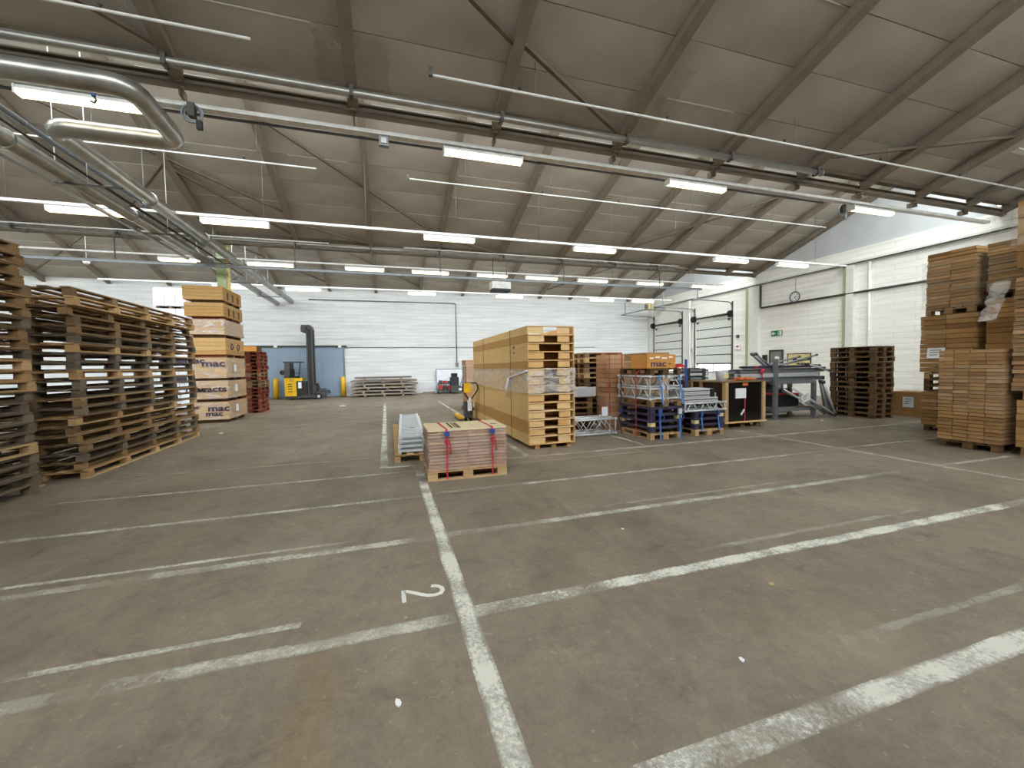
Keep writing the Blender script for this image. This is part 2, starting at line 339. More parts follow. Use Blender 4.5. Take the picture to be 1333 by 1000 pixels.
def wrapmesh(x0, x1, y0, y1, z0, z1, amp, mat, nx=14, nz=8, seed=0):
    """stretch film: four wrinkled sides around a load"""
    rg = random.Random(seed); m = MB(); ring = []
    for (a, b) in (((x0, y0), (x1, y0)), ((x1, y0), (x1, y1)), ((x1, y1), (x0, y1)), ((x0, y1), (x0, y0))):
        for i in range(nx): t = i / nx; ring.append((a[0] + (b[0] - a[0]) * t, a[1] + (b[1] - a[1]) * t))
    cx, cy = (x0 + x1) / 2, (y0 + y1) / 2; n = len(ring)
    for k in range(nz + 1):
        z = z0 + (z1 - z0) * k / nz
        for (x, y) in ring:
            d = rg.uniform(0, amp); ex = 1 if x > cx else -1; ey = 1 if y > cy else -1
            m.v.append((x + (ex * d if abs(abs(x - cx) - (x1 - x0) / 2) < 1e-4 else 0), y + (ey * d if abs(abs(y - cy) - (y1 - y0) / 2) < 1e-4 else 0), z + rg.uniform(-1, 1) * (amp if k in (0, nz) else 0)))
    for k in range(nz):
        for i in range(n): j = (i + 1) % n; m.f.append((k * n + i, k * n + j, (k + 1) * n + j, (k + 1) * n + i))
    m.sm = True
    return m
def ribbon(pts, w, axis, t=.004):
    """strap: flat band through pts, width w along axis ('x' or 'y')"""
    m = MB(); ax = Vector((1, 0, 0)) if axis == 'x' else Vector((0, 1, 0))
    for a, b in zip(pts[:-1], pts[1:]):
        m.bar(a, b, t, w, up=tuple(ax)) if True else 0
    return m

# ------------------------------------------------------------------ room shell
fl = struct(mb('floor', MB().box(XL, XR + .3, -10.8, 27.5, -.15, 0), 'concrete_floor'))
def roof_poly(y0i=0):
    pts = []
    for yv in YV[:-1]:
        pts += [(yv, ZV + .02), (yv + .15, ZV + .02), (ridge(yv), zc(ridge(yv), yv + 9.5) + .06)] if yv > -5 else [(yv, 9.9)]
    pts.append((YV[-1], ZV + .02)); return pts
D2, D1 = (19.3, 22.25), (23.55, 26.55); DH = 4.35
w = MB()
w.box(XR, XR + .3, -10.8, D2[0], 0, 6.55).box(XR, XR + .3, D2[0], D2[1], DH, 6.55).box(XR, XR + .3, D2[1], D1[0], 0, 6.55).box(XR, XR + .3, D1[0], D1[1], DH, 6.55).box(XR, XR + .3, D1[1], 27.5, 0, 6.55)
wr = struct(mb('wall_right', w, 'white_brick_side'))
g = MB().prism([(-10.8, 5.95)] + roof_poly() + [(27.2, 5.95)], 'x', XR + .04, XR + .28)
mb('gable', g, 'gable_plaster', wr)
w = MB().box(XL - .3, XL, -10.8, 27.5, 0, 5.95).prism([(-10.8, 5.95)] + roof_poly() + [(27.2, 5.95)], 'x', XL - .28, XL - .01)
struct(mb('wall_left', w, 'white_brick_side'))
wb = struct(mb('wall_back', MB().box(XL - .3, XR + .3, 27.2, 27.5, 0, 7.1), 'white_brick_far'))
struct(mb('wall_front', MB().box(XL - .3, XR + .3, -11.1, -10.6, 0, 10.2), 'white_brick_far'))
# roof deck + panels, rafters, girders
deck = MB()
for yv in YV[:-1]:
    yr = ridge(yv); ye = yv + 9.5
    deck.prism([(yr, zc(yr, ye) + .05), (ye - .1, zc(ye - .1, ye) + .05), (ye - .1, zc(ye - .1, ye) + .15), (yr, zc(yr, ye) + .15)], 'x', XL, XR)
    deck.box(XL, XR, ye - .16, ye + .13, ZV + .15, ZV + .32)
ceil = struct(mb('ceiling', deck, 'roof_deck'))
RX = [-19.3, -16.6, -13.9, -11.2, -8.5, -5.8, -3.1, -.42, 2.28, 5.06, 7.85, 10.6, 12.97, 15.35, 17.8]
edges = [XL] + RX + [XR]
ang = math.atan(SL)
for bi in (1, 2, 3):
    yv = YV[bi]; yr = ridge(yv); ye = yv + 9.5; n = 8; Ls = (ye - .1 - yr) / n
    for i in range(len(edges) - 1):
        if bi == 1 and edges[i + 1] < -7: continue
        for k in range(n):
            yc = yr + (k + .5) * Ls; wx = edges[i + 1] - edges[i] - .02
            link('ceiling_panel', boxmesh(wx, Ls / math.cos(ang) - .014, .05, 'ceiling_board'), ceil, ((edges[i] + edges[i + 1]) / 2, yc, zc(yc, ye) + .026 + random.uniform(-.006, .006)), (-ang, 0, 0))
    for i in range(len(edges) - 1):
        for k in range(1, n):
            if (bi > 1 and random.random() < .75) or (bi == 1 and random.random() < .35 and edges[i] > -7):
                yk = yr + k * Ls; wx = (edges[i + 1] - edges[i]) * random.uniform(.6, .98)
                link('seam_tape', boxmesh(wx, .022, .006, 'trim_white'), ceil, ((edges[i] + edges[i + 1]) / 2, yk, zc(yk, ye) - .004), (-ang, 0, 0))
    for x in RX + [XR - .12]:
        m = MB(); wd = .13 if x < 7 else .16
        m.prism([(yr, zc(yr, ye) - .22), (ye - .02, zc(ye - .02, ye) - .22), (ye - .02, zc(ye - .02, ye) - .02), (yr, zc(yr, ye) - .02)], 'x', -wd / 2, wd / 2)
        m.prism([(yr, zc(yr, ye) - .245), (ye - .02, zc(ye, ye) - .245), (ye - .02, zc(ye, ye) - .215), (yr, zc(yr, ye) - .215)], 'x', -wd / 2 - .03, wd / 2 + .03)
        mb('rafter', m, 'rafter_paint', ceil, (x, 0, 0))
        if bi < 3: bx('hanger', x - .05, x + .05, ye - .06, ye + .04, 6.36, 6.6, 'rafter_paint', ceil)
    # ridge beam and valley beams
    mb('ridge_beam', MB().box(XL, XR, yr - .08, yr + .08, zc(yr, ye) - .2, zc(yr, ye) + .12), 'rafter_paint', ceil)
    if bi < 3:
        mb('eave_beam', MB().box(XL, XR, ye - .22, ye - .06, 6.66, 6.80), 'girder_paint', ceil)
        m = MB().box(XL, XR, ye - .08, ye + .10, 6.40, 6.43).box(XL, XR, ye - .01, ye + .02, 6.43, 6.53).box(XL, XR, ye - .08, ye + .10, 6.53, 6.555)
        mb('girder', m, 'girder_paint', ceil)
# wind braces lying under the slopes
def brace(p, q, ye, d=.13):
    a = (p[0], p[1], zc(p[1], ye) - d); b = (q[0], q[1], zc(q[1], ye) - d)
    mb('wind_brace', MB().bar(a, b, .07, .07), 'girder_paint', ceil)
for p, q in (((1.0, 6.0), (2.28, 6.7)), ((2.28, 6.6), (5.0, 7.9)), ((10.6, 7.6), (15.3, 6.2)), ((-3.1, 7.8), (-5.8, 6.2))): brace(p, q, 8.2)
for p, q in (((-3.0, 12.4), (2.2, 16.6)), ((2.2, 16.6), (4.9, 17.4)), ((-3.1, 16.0), (-8.4, 12.3)), ((-5.8, 14.2), (-8.5, 17.2)), ((10.6, 16.6), (15.3, 12.6)), ((15.3, 12.6), (17.8, 12.2)), ((-3.1, 16.4), (-.42, 17.4)), ((-5.8, 14.5), (-3.1, 17.2)), ((-11.2, 13), (-16.6, 17.0))): brace(p, q, 17.7)
for p, q in (((-3.1, 26.4), (-8.4, 22)), ((-3.1, 22.2), (2.2, 26.4)), ((10.6, 26.3), (15.3, 22.2)), ((-11.2, 22), (-16.6, 26.5))): brace(p, q, 27.2)
# skylights: upright glazing above each girder
for wi, yv in enumerate(YV[1:-1]):
    a, b = glass_line(yv); L = (b - a).length; an = math.atan2(b.z - a.z, b.y - a.y); c = (a + b) / 2; u = (b - a).normalized()
    m = MB(); m.bar(a + Vector((XL, 0, -.03)), a + Vector((XR, 0, -.03)), .1, .1); m.bar(b + Vector((XL, 0, 0)), b + Vector((XR, 0, 0)), .1, .1); m.bar(c + Vector((XL, 0, 0)), c + Vector((XR, 0, 0)), .06, .06)
    wn = struct(mb('window_%d' % (wi + 1), m, 'white_metal'))
    for i in range(len(edges) - 1):
        for k in range(2):
            x0 = edges[i] + (edges[i + 1] - edges[i]) * k / 2; x1 = edges[i] + (edges[i + 1] - edges[i]) * (k + 1) / 2
            for t_ in (.25, .75):
                q = a + u * (L * t_); link('pane', boxmesh(x1 - x0 - .04, L / 2 - .07, .008, 'skylight_glass'), wn, ((x0 + x1) / 2, q.y, q.z), (an, 0, 0))
            link('glazing_bar', boxmesh(.05, L - .1, .08, 'rafter_paint'), wn, (min(x1, XR - .03), c.y, c.z), (an, 0, 0))
# right wall trims
t = struct(mb('trim_1', MB().box(XR - .12, XR, -10.7, 27.15, 5.90, 6.02).box(XR - .06, XR, -10.7, 27.15, 5.84, 5.90), 'trim_white'))
bx('painted_shadow_line', XR - .15, XR - .12, -10.7, 27.15, 5.885, 5.925, 'dark_steel', t)  # dark strip that paints the shade line under the cornice ledge
t = struct(mb('trim_2', MB().box(XR - .16, XR, 12.62, 12.93, 0, 5.84), 'trim_white')); t['label'] = 'white wall column below the long lamp conduit'
t = struct(mb('trim_3', MB().box(XR - .12, XR, 12.95, 13.08, 0, 5.84), 'olive_paint'))
t = struct(mb('trim_4', MB().box(XR - .14, XR, 17.98, 18.2, 0, 5.84), 'olive_paint'))
t = struct(mb('trim_5', MB().box(XR - .2, XR, 17.35, 17.96, 0, 5.84), 'trim_white'))
t = struct(mb('trim_6', MB().box(XR - .18, XR, 22.75, 23.25, 0, 5.84), 'trim_white'))
mb('pipe_cover', MB().tube([(0, 0, 0), (0, 0, 5.84)], .06, 12), 'trim_white', t, (XR - .25, 22.5, 0))
t = struct(mb('trim_7', MB().box(XR - .1, XR, 26.8, 27.15, 0, 5.84), 'trim_white'))
tag(mb('wall_pipe', MB().tube([(0, 0, 0), (0, 0, 5.84)], .055, 10), 'white_metal', None, (XR - .07, 12.05, 0)), 'white vertical pipe on side wall right of the white column', 'pipe')
tag(mb('dark_pipe', MB().tube(fillet([(XR - .12, -2, 4.62), (XR - .12, 17.25, 4.62), (XR - .12, 17.25, 5.84)], .08), .05, 8), 'dark_steel'), 'dark pipe running level along side wall under the round clock', 'pipe')
# loading doors
for di, (y0, y1) in enumerate((D1, D2)):
    side = 'far' if di == 0 else 'near'
    d = struct(link('door_%d' % (di + 1), None, None, (XR + .05, y0, 0))); W = y1 - y0; nS = 8; hS = DH / nS
    for k in range(nS):
        if k in (2, 3) and k == 2:
            fr = MB().box(0, .05, .02, .14, k * hS, (k + 1) * hS).box(0, .05, W - .14, W - .02, k * hS, (k + 1) * hS).box(0, .05, .14, W - .14, k * hS, k * hS + .07).box(0, .05, .14, W - .14, (k + 1) * hS - .08, (k + 1) * hS).box(0, .05, W / 2 - .05, W / 2 + .05, k * hS + .07, (k + 1) * hS - .08)
            q = mb('door_section', fr, 'door_panel', d)
            for s in (0, 1): bx('pane', .02, .03, .14 + s * (W / 2 - .09), W / 2 - .05 + s * (W / 2 - .09), k * hS + .07, (k + 1) * hS - .08, 'skylight_glass', q)
        else:
            m = MB().box(0, .05, .02, W - .02, k * hS, (k + 1) * hS).box(-.03, 0, .02, W - .02, k * hS + .03, (k + 1) * hS - .03)
            q = mb('door_section', m, 'door_panel', d)
        if k:
            bx('section_joint', -.034, 0, .02, W - .02, k * hS - .018, k * hS + .018, 'dark_steel', d)
            bx('hinge', -.03, 0, .06, .14, k * hS - .06, k * hS + .06, 'dark_steel', d); bx('hinge', -.03, 0, W - .14, W - .06, k * hS - .06, k * hS + .06, 'dark_steel', d)
    if True:
        m = MB()
        for i in range(22): m.box(-.012, 0, .1 + i * (W - .2) / 22, .1 + (i + .6) * (W - .2) / 22, 5 * hS + .42, 5 * hS + .52)
        mb('vent_grille', m, 'grey_steel', d)
    for s, yy in ((-1, -.06), (1, W + .06)):
        pts = fillet([(-.10, yy, 0), (-.10, yy, 5.25), (-3.0, yy, 5.35)], .35)
        mb('track', MB().tube(pts, .035, 6), 'grey_steel', d)
        bx('jamb', -.08, -.0, yy - .05, yy + .05, 0, 5.3, 'dark_steel', d)
        mb('spring_drum', MB().disc((-.18, yy - .04 if s < 0 else yy - .12, DH + .22), .2, .16, 'y'), 'black_rubber', d)
        mb('track_hanger', MB().bar((-2.6, yy, 5.34), (-2.6, yy, 6.3), .04, .04), 'grey_steel', d)
    mb('spring_shaft', MB().tube([(-.18, -.1, DH + .22), (-.18, W + .1, DH + .22)], .055, 8).tube([(-.18, .3, DH + .22), (-.18, W * .45, DH + .22)], .075, 8), 'dark_steel', d)
    mb('cross_rail', MB().bar((-2.9, -.06, 5.36), (-2.9, W + .06, 5.36), .05, .05), 'grey_steel', d)
    for yy in (.2, W - .2): bx('buffer', -.1, 0, yy - .06, yy + .06, DH - .12, DH, 'dark_steel', d)
    bx('seal', -.02, .06, 0, W, -.0, .03, 'black_rubber', d)
for (y, z, sy, sz, mat, lab, cat) in ((18.77, 2.56, .34, .3, 'white_metal', 'white switch box with red mark right of near loading door', 'switch box'), (18.3, 1.1, .3, .3, 'truck_dark', 'dark round socket box low beside the olive column', 'socket'), (22.55, 2.55, .2, .3, 'white_metal', 'small door control box between both loading doors', 'control box'), (18.8, 3.2, .12, .16, 'dark_steel', 'small dark sensor on wall above the red marked box', 'sensor')):
    b = thing('wall_box', lab, cat, (XR - .13, y, z)); o = bx('body', 0, .13, -sy / 2, sy / 2, -sz / 2, sz / 2, mat, b); bx('front_cover', -.02, 0, -sy * .4, sy * .4, -sz * .4, sz * .4, 'paper' if 'red mark' in lab and cat == 'switch box' else 'grey_steel', b)
    if 'red mark' in lab: bx('red_mark', -.024, -.02, -sy * .3, sy * .12, -sz * .05, sz * .3, 'red', b)
# clock
c = thing('wall_clock', 'round white clock hanging on the side wall', 'clock', (XR - .03, 15.35, 4.9)); c.rotation_euler = (0, R(-90), 0)
mb('rim', MB().tube([(.26 * math.cos(k * math.pi / 16), .26 * math.sin(k * math.pi / 16), .05) for k in range(32)], .022, 6, True), 'dark_steel', c)
mb('dial', MB().disc((0, 0, 0), .255, .05, 'z', 32), 'paper', c)
m = MB()
for k in range(12):
    a = k * math.pi / 6; mb('hour_mark', MB().bar((.17 * math.cos(a), .17 * math.sin(a), .052), (.225 * math.cos(a), .225 * math.sin(a), .052), .03, .004), 'cable_black', c)
mb('minute_hand', MB().bar((0, 0, .058), (-.16, -.10, .058), .02, .004), 'cable_black', c); mb('hour_hand', MB().bar((0, 0, .062), (.02, -.12, .062), .03, .004), 'cable_black', c)
tag(mb('clock_cord', MB().tube([(XR - .02, 15.35, 5.19), (XR - .02, 15.35, 5.83)], .008, 5), 'cable_black'), 'thin dark cable rising from the round wall clock', 'cable')
# exit sign
s = thing('exit_sign', 'green emergency exit sign with arrow and running figure', 'exit sign', (XR - .03, 16.36, 3.17))
bx('arrow_panel', 0, .03, .02, .31, -.145, .145, 'exit_green', s); bx('figure_panel', 0, .03, -.31, 0, -.145, .145, 'exit_green', s)
bx('shaft', -.004, 0, .06, .27, -.022, .022, 'paper', s); mb('arrow_head', MB().prism([(.17, -.10), (.17, .10), (.29, 0)], 'x', -.005, 0), 'paper', s)
m = MB().prism([(-.28, -.12), (-.28, .12), (-.17, .12), (-.17, -.12)], 'x', -.004, 0); mb('doorway', m, 'paper', s)
m = MB().bar((-.003, -.13, .03), (-.003, -.10, -.05), .04, .004, (1, 0, 0)).bar((-.003, -.10, -.05), (-.003, -.05, -.11), .028, .004, (1, 0, 0)).bar((-.003, -.11, -.05), (-.003, -.155, -.11), .028, .004, (1, 0, 0)).bar((-.003, -.12, .03), (-.003, -.05, -.01), .022, .004, (1, 0, 0)).disc((-.005, -.125, .085), .026, .004, 'x', 12)
mb('running_figure', m, 'paper', s)
# personnel door, board
d = struct(link('door_3', None, None, (XR, 15.97, 0))); bx('leaf', -.05, 0, .06, .72, 0, 2.22, 'grey_door', d)
mb('frame', MB().box(-.08, 0, 0, .06, 0, 2.28).box(-.08, 0, .72, .78, 0, 2.28).box(-.08, 0, 0, .78, 2.22, 2.29), 'dark_steel', d)
mb('handle', MB().tube([(-.05, .14, 1.05), (-.1, .14, 1.05), (-.1, .26, 1.05)], .012, 6), 'alu', d); bx('window_pane', -.055, -.05, .22, .45, 1.5, 1.95, 'paper', d)
k = thing('wall_cabinet', 'narrow dark cabinet on wall left of grey door', 'cabinet', (XR - .15, 17.0, 1.2)); bx('body', 0, .15, -.1, .1, 0, .85, 'dark_steel', k); bx('door', -.012, 0, -.09, .09, .02, .83, 'truck_dark', k)
k = thing('tool_board', 'pale yellow tool board on the side wall right of grey door', 'board', (XR - .06, 15.12, 1.2)); bx('panel', .02, .06, -.58, .58, 0, .85, 'yellow_board', k)
mb('frame', MB().box(0, .06, -.6, -.57, -.02, .87).box(0, .06, .57, .6, -.02, .87).box(0, .06, -.57, .57, .84, .87), 'dark_steel', k)
bx('hook_bracket', -.02, .02, .1, .3, .5, .64, 'truck_dark', k)
# back wall: conduit, sliding door
tag(mb('wall_conduit', MB().tube(fillet([(-4.3, 27.14, 5.93), (4.6, 27.14, 5.95), (4.6, 27.14, 2.0)], .12), .03, 7), 'grey_steel'), 'grey conduit along back wall bending down to a switch', 'conduit')
b = thing('switch', 'small grey switch at the lower end of the wall conduit', 'switch', (4.6, 27.1, 1.85)); bx('body', -.1, .1, 0, .1, -.14, .14, 'grey_steel', b); bx('button', -.03, .03, -.02, 0, -.03, .03, 'red', b)
mb_ = MB().tube([(-2.9, 27.16, 3.04), (15, 27.16, 3.0)], .018, 5); tag(mb('wall_cable', mb_, 'grey_steel'), 'thin grey cable running level across the white back wall', 'cable')
d = struct(link('door_4', None, None, (-7.4, 27.08, 0)))
for k in range(8):
    bx('leaf_panel', k * .6 + .12, k * .6 + .715, .02, .08, .05, 3.02, 'blue_door', d)
mb('frame_post', MB().box(4.93, 5.0, 0, .1, 0, 3.05), 'grey_steel', d); mb('rail', MB().box(-.4, 5.15, -.04, .06, 3.05, 3.15), 'dark_steel', d)
for x in (1.25, 4.75): mb('trolley', MB().disc((x, -.1, 3.1), .1, .06, 'y', 14), 'white_metal', d)
mb('lock', MB().disc((3.2, -.02, 1.95), .07, .04, 'y', 12), 'white_metal', d)
for x, y, lab in ((-6.15, 26.75, 'yellow bollard left of the reach truck'), (-2.5, 26.8, 'yellow bollard at right end of the blue sliding door')):
    b = thing('bollard', lab, 'bollard', (x, y, 0), group='yellow bollards'); mb('post', MB().tube([(0, 0, 0), (0, 0, 1.17), (0, 0, 1.22)], [.14, .14, .09], 16), 'yellow', b); mb('foot_plate', MB().box(-.18, .18, -.18, .18, 0, .02), 'dark_steel', b)

# ------------------------------------------------------------------ floor paint
def line(x0, x1, y0, y1, mat, rot=0): return bx('painted_line', x0, x1, y0, y1, .0005, .0025, mat, fl)
def tline(y, x0, x1, w=.13, mat='line_paint'): line(x0, x1, y - w / 2, y + w / 2, mat)
tline(1.335, .93, 8, .135); tline(2.665, .54, 7.2, .13); tline(2.64, -1.5, .40, .12, 'line_worn'); tline(2.64, -3.6, -1.55, .11, 'line_faint')
tline(4.0, .54, 7.2, .11, 'line_worn'); tline(3.99, -1.9, .4, .12, 'line_worn'); tline(3.98, -4.4, -1.9, .11, 'line_faint')
tline(2.895, -2.1, -.58, .06, 'line_worn'); tline(2.90, 2.6, 5.6, .07, 'line_faint'); tline(4.16, -4.2, -.4, .06, 'line_worn'); tline(4.2, 2.3, 5.4, .06, 'line_faint')
tline(1.66, 2.55, 4.5, .07, 'line_faint'); tline(5.34, -4.2, .4, .09, 'line_worn'); tline(5.4, .55, 7.7, .09, 'line_worn')
tline(6.70, -4.2, .42, .08, 'line_worn'); tline(8.0, -4.3, -.15, .07, 'line_faint'); tline(6.98, 2.0, 14.5, .09, 'line_worn'); tline(6.6, 2.0, 5.0, .06, 'line_faint')
tline(7.1, -.13, .42, .09); line(.41, .54, .5, 6.72, 'line_paint'); line(-.14, -.01, 7.14, 21, 'line_paint'); line(2.42, 2.53, 7.05, 21, 'line_paint')
line(8.16, 8.27, 2.6, 8.2, 'line_worn'); tline(5.45, 8.3, 12, .08, 'line_worn'); tline(4.0, 8.3, 10.1, .09, 'line_worn'); line(5.0, 5.1, 7.0, 9.2, 'line_worn')
# digit 2, turned a quarter so that it reads from the left
pts = [(.10, .165), (.115, .20), (.15, .225), (.19, .22), (.22, .19), (.22, .15), (.19, .10), (.15, .05), (.112, .0)]
def curve2():
    m = MB(); P_ = [(.045, .20), (.055, .24), (.085, .27), (.12, .275), (.155, .255), (.165, .21), (.155, .165), (.125, .115), (.09, .07), (.065, .03), (.055, .005)]
    L_, w_ = [], .033
    for i, p in enumerate(P_):
        a = Vector(P_[max(0, i - 1)]); b = Vector(P_[min(len(P_) - 1, i + 1)]); d = (b - a).normalized(); nrm = Vector((-d.y, d.x)) * w_ / 2
        L_ += [Vector(p) + nrm, Vector(p) - nrm]
    m.v = [(p.x, p.y, 0) for p in L_] + [(p.x, p.y, .002) for p in L_]; n = len(L_)
    for i in range(0, n - 2, 2):
        m.f += [(n + i, n + i + 1, n + i + 3, n + i + 2), (i, i + 2, i + 3, i + 1), (i, i + n, i + 2 + n, i + 2), (i + 1, i + 3, i + 3 + n, i + 1 + n)]
    m.box(.042, .19, -.012, .018, 0, .002)
    return m
dg = mb('painted_digit', curve2(), 'digit_paint', fl, (.075, 3.14, .001), (0, 0, R(-90))); dg['label'] = 'white painted number 2'
dg.scale = (1.12, 1.04, 1)
for i, (x, y, s, mat, lab) in enumerate(((.01, 2.04, .03, 'paper', 'white paper scrap on floor left of the foreground line'), (1.86, 1.73, .026, 'paper', 'tiny white paper scrap on bare floor right of centre'), (2.25, 3.54, .018, 'paper', 'tiny white chip on floor ahead of carton pallet'), (.08, 2.74, .022, 'tan_paper', 'tan scrap on floor just below the painted number'), (2.72, 2.27, .04, 'tan_paper', 'curled tan strip of litter on the right floor'), (-5.0, 7.85, .10, 'tan_paper', 'flat splinter of wood between the two long pallet stacks'), (-4.3, 12.75, .09, 'paper', 'white plastic scrap beside far end of long pallet stack'), (11.6, 8.2, .06, 'paper', 'white crumpled scrap on floor before the grey rack'), (-1.9, 19.9, .16, 'paper', 'pale scrap lying on the far floor before timber pile'))):
    m = MB(); k = 7; rg = random.Random(i)
    ring = [(s * rg.uniform(.6, 1.1) * math.cos(2 * math.pi * j / k), s * .6 * rg.uniform(.6, 1.1) * math.sin(2 * math.pi * j / k)) for j in range(k)]
    m.prism(ring, 'z', .001, .004 + s * .1)
    tag(mb('litter', m, mat, None, (x, y, 0), (0, 0, rg.uniform(0, 3))), lab, 'litter')

# ------------------------------------------------------------------ overhead: lamps, conduits, pipes
def rowname(i, n): return 'leftmost' if i == 0 else ('rightmost' if i == n - 1 else ORD[i] + ' from left')
def lamp(x0, x1, y, z, lab, grp, rods=0.0):
    l = thing('fluorescent_lamp', lab, 'lamp', ((x0 + x1) / 2, y, z), group=grp); h = (x1 - x0) / 2
    mb('housing', MB().prism([(-.07, .06), (.07, .06), (.09, .0), (-.09, .0)], 'x', -h, h), 'white_metal', l)
    mb('diffuser', MB().prism([(-.085, 0), (.085, 0), (.075, -.06), (.04, -.085), (-.04, -.085), (-.075, -.06)], 'x', -h + .02, h - .02), 'tube_glow', l)
    for s in (-1, 1): bx('end_cap', s * h - .012, s * h + .012, -.09, .09, -.08, .06, 'white_metal', l)
    for s in (-1, 1): mb('bracket', MB().bar((s * h * .6, 0, .06), (s * h * .6, 0, .06 + (rods or .08)), .02, .02), 'grey_steel', l)
rowA = [(-5.3, -3.65), (1.26, 2.92), (6.66, 8.36), (12.98, 14.67)]
for i, (a, b) in enumerate(rowA): lamp(a, b, 8.42, 6.07, 'fluorescent lamp, %s in the nearest row under the girder' % rowname(i, 4), 'lamps under nearest girder')
rowB = [(-7.74, -6.18), (-4.57, -2.98), (1.26, 2.84), (6.37, 7.97), (12.42, 14.03), (15.66, 17.3)]
for i, (a, b) in enumerate(rowB): lamp(a, b, 12.95, 5.73, 'fluorescent lamp, %s under the long white conduit' % rowname(i, 6), 'lamps under white conduit')
rowC = [(-7.46, -6.19), (-4.76, -3.23), (-1.4, .07), (1.16, 2.68), (3.9, 5.27), (6.14, 7.68), (8.73, 10.28), (11.95, 13.43), (15.21, 16.79)]
for i, (a, b) in enumerate(rowC): lamp(a, b, 17.4, 5.68, 'fluorescent lamp, %s in the row by second girder' % rowname(i, 9), 'lamps at second girder')
rowD = [(-7.7, -6.1), (-4.6, -3.0), (1.28, 2.75), (6.17, 7.8), (12.2, 13.84), (15.2, 16.8)]
for i, (a, b) in enumerate(rowD): lamp(a, b, 22.7, 5.73, 'fluorescent lamp, %s in the farthest row before back wall' % rowname(i, 6), 'lamps in farthest row')
rowE = [(-8, -6.4), (-4, -2.4), (1.3, 2.9), (6.4, 8.0), (12.4, 14.0)]
def conduit(x0, x1, y, z, r, lab, mat='white_metal', rods=None, top=None):
    c = thing('lamp_conduit', lab, 'conduit', ((x0 + x1) / 2, y, z)); h = (x1 - x0) / 2
    mb('trunking', MB().bar((-h, 0, 0), (h, 0, 0), r, r * .8), mat, c)
    for x in (rods or []): mb('hanger_rod', MB().tube([(x - (x0 + x1) / 2, 0, 0), (x - (x0 + x1) / 2, 0, top - z)], .006, 5), 'grey_steel', c)
conduit(-12, 19.78, 12.95, 5.86, .085, 'long white lamp conduit hanging across the middle of the hall', rods=[x for x in RX if x > -9 and x < 18.5], top=zc(12.95, 17.7) - .22)
conduit(-12, 18.2, 22.7, 5.86, .085, 'white lamp conduit crossing in front of the back wall', rods=[x for x in RX if x > -9], top=zc(22.7, 27.2) - .22)
conduit(-12, 17.2, 17.4, 5.81, .07, 'white lamp conduit running beside the second girder', rods=[x for x in RX if x > -9 and x < 17], top=6.4)
t = thing('cable_tray', 'pale steel cable tray hung under the nearest roof girder', 'cable tray', (0, 8.42, 6.17))
mb('channel', MB().box(-12, 19.4, -.08, .08, 0, .012).box(-12, 19.4, -.08, -.068, .012, .07).box(-12, 19.4, .068, .08, .012, .07), 'white_metal', t)
for x in RX[3:]: bx('tray_hook', x - .012, x + .012, -.26, -.0, .07, .23, 'girder_paint', t)
bx('lower_strip', -6, 12, .10, .14, -.035, .0, 'dark_steel', t)
j = thing('junction_box', 'small grey junction box hanging from nearest cable tray', 'junction box', (.1, 8.42, 5.98)); bx('body', -.09, .09, -.05, .05, 0, .19, 'grey_steel', j); bx('cover', -.05, .05, -.07, -.05, .04, .14, 'white_metal', j)
# big pipe along girder 1
p = thing('heating_pipe', 'long pale pipe below the near roof slope along the girder', 'pipe', (0, 7.72, 6.46))
mb('pipe_run', MB().tube([(-14, 0, 0), (10.75, 0, 0)], .065, 12), 'galv_pipe', p); mb('end_cap', MB().tube([(10.75, 0, 0), (10.80, 0, 0)], .075, 12), 'galv_pipe', p)
for x in RX[3:12]: bx('pipe_clamp', x - .03, x + .03, -.08, .08, -.08, .10, 'dark_steel', p)
p = thing('heating_pipe', 'long pale pipe along the second girder in mid hall', 'pipe', (0, 17.2, 6.43)); mb('pipe_run', MB().tube([(-14, 0, 0), (14, 0, 0)], .06, 10), 'galv_pipe', p)
for x in RX[3:13]: bx('pipe_clamp', x - .03, x + .03, -.075, .075, -.075, .12, 'dark_steel', p)
p = thing('crane_rail', 'dark steel rail below lamps beside the second girder', 'rail', (0, 17.0, 5.42)); mb('rail_beam', MB().box(-14, 15.5, -.035, .035, -.04, .0).box(-14, 15.5, -.012, .012, 0, .045).box(-14, 15.5, -.025, .025, .045, .055), 'grey_steel', p)
for x in (-8.5, -3.1, 2.28, 7.85, 12.97): mb('rail_hanger', MB().bar((x, 0, .07), (x, 0, 1.0), .03, .03), 'dark_steel', p)
# ducts on the left
def pipe_thing(lab, pts, r, mat, rad=.25, joints=0, cat='pipe'):
    p = thing('duct_pipe', lab, cat); fp = fillet(pts, rad, 8) if len(pts) > 2 else [Vector(q) for q in pts]
    mb('pipe_run', MB().tube(fp, r, 18), mat, p)
    a, b = Vector(pts[-2]), Vector(pts[-1])
    for k in range(joints):
        c = a.lerp(b, (k + 1) / (joints + 1)); d = (b - a).normalized() * .03
        mb('flange', MB().tube([c - d, c + d], r * 1.12, 18), mat, p)
    return p
pipe_thing('thick grey pipe with an expansion loop running back to the rear wall', [(-14, 7.45, 5.85), (-3.42, 7.45, 5.85), (-3.42, 8.92, 5.82), (-5.25, 8.92, 5.82), (-5.25, 27.19, 5.80)], .15, 'lagged_pipe', .32, 5)
pipe_thing('lower thick grey pipe running back beside the looped pipe', [(-6.02, 2, 5.68), (-6.02, 27.19, 5.66)], .14, 'lagged_pipe', joints=6)
pipe_thing('thin pale pipe running back left of the thick pipes', [(-6.42, 2, 5.62), (-6.42, 16.9, 5.60)], .045, 'galv_pipe', joints=4)
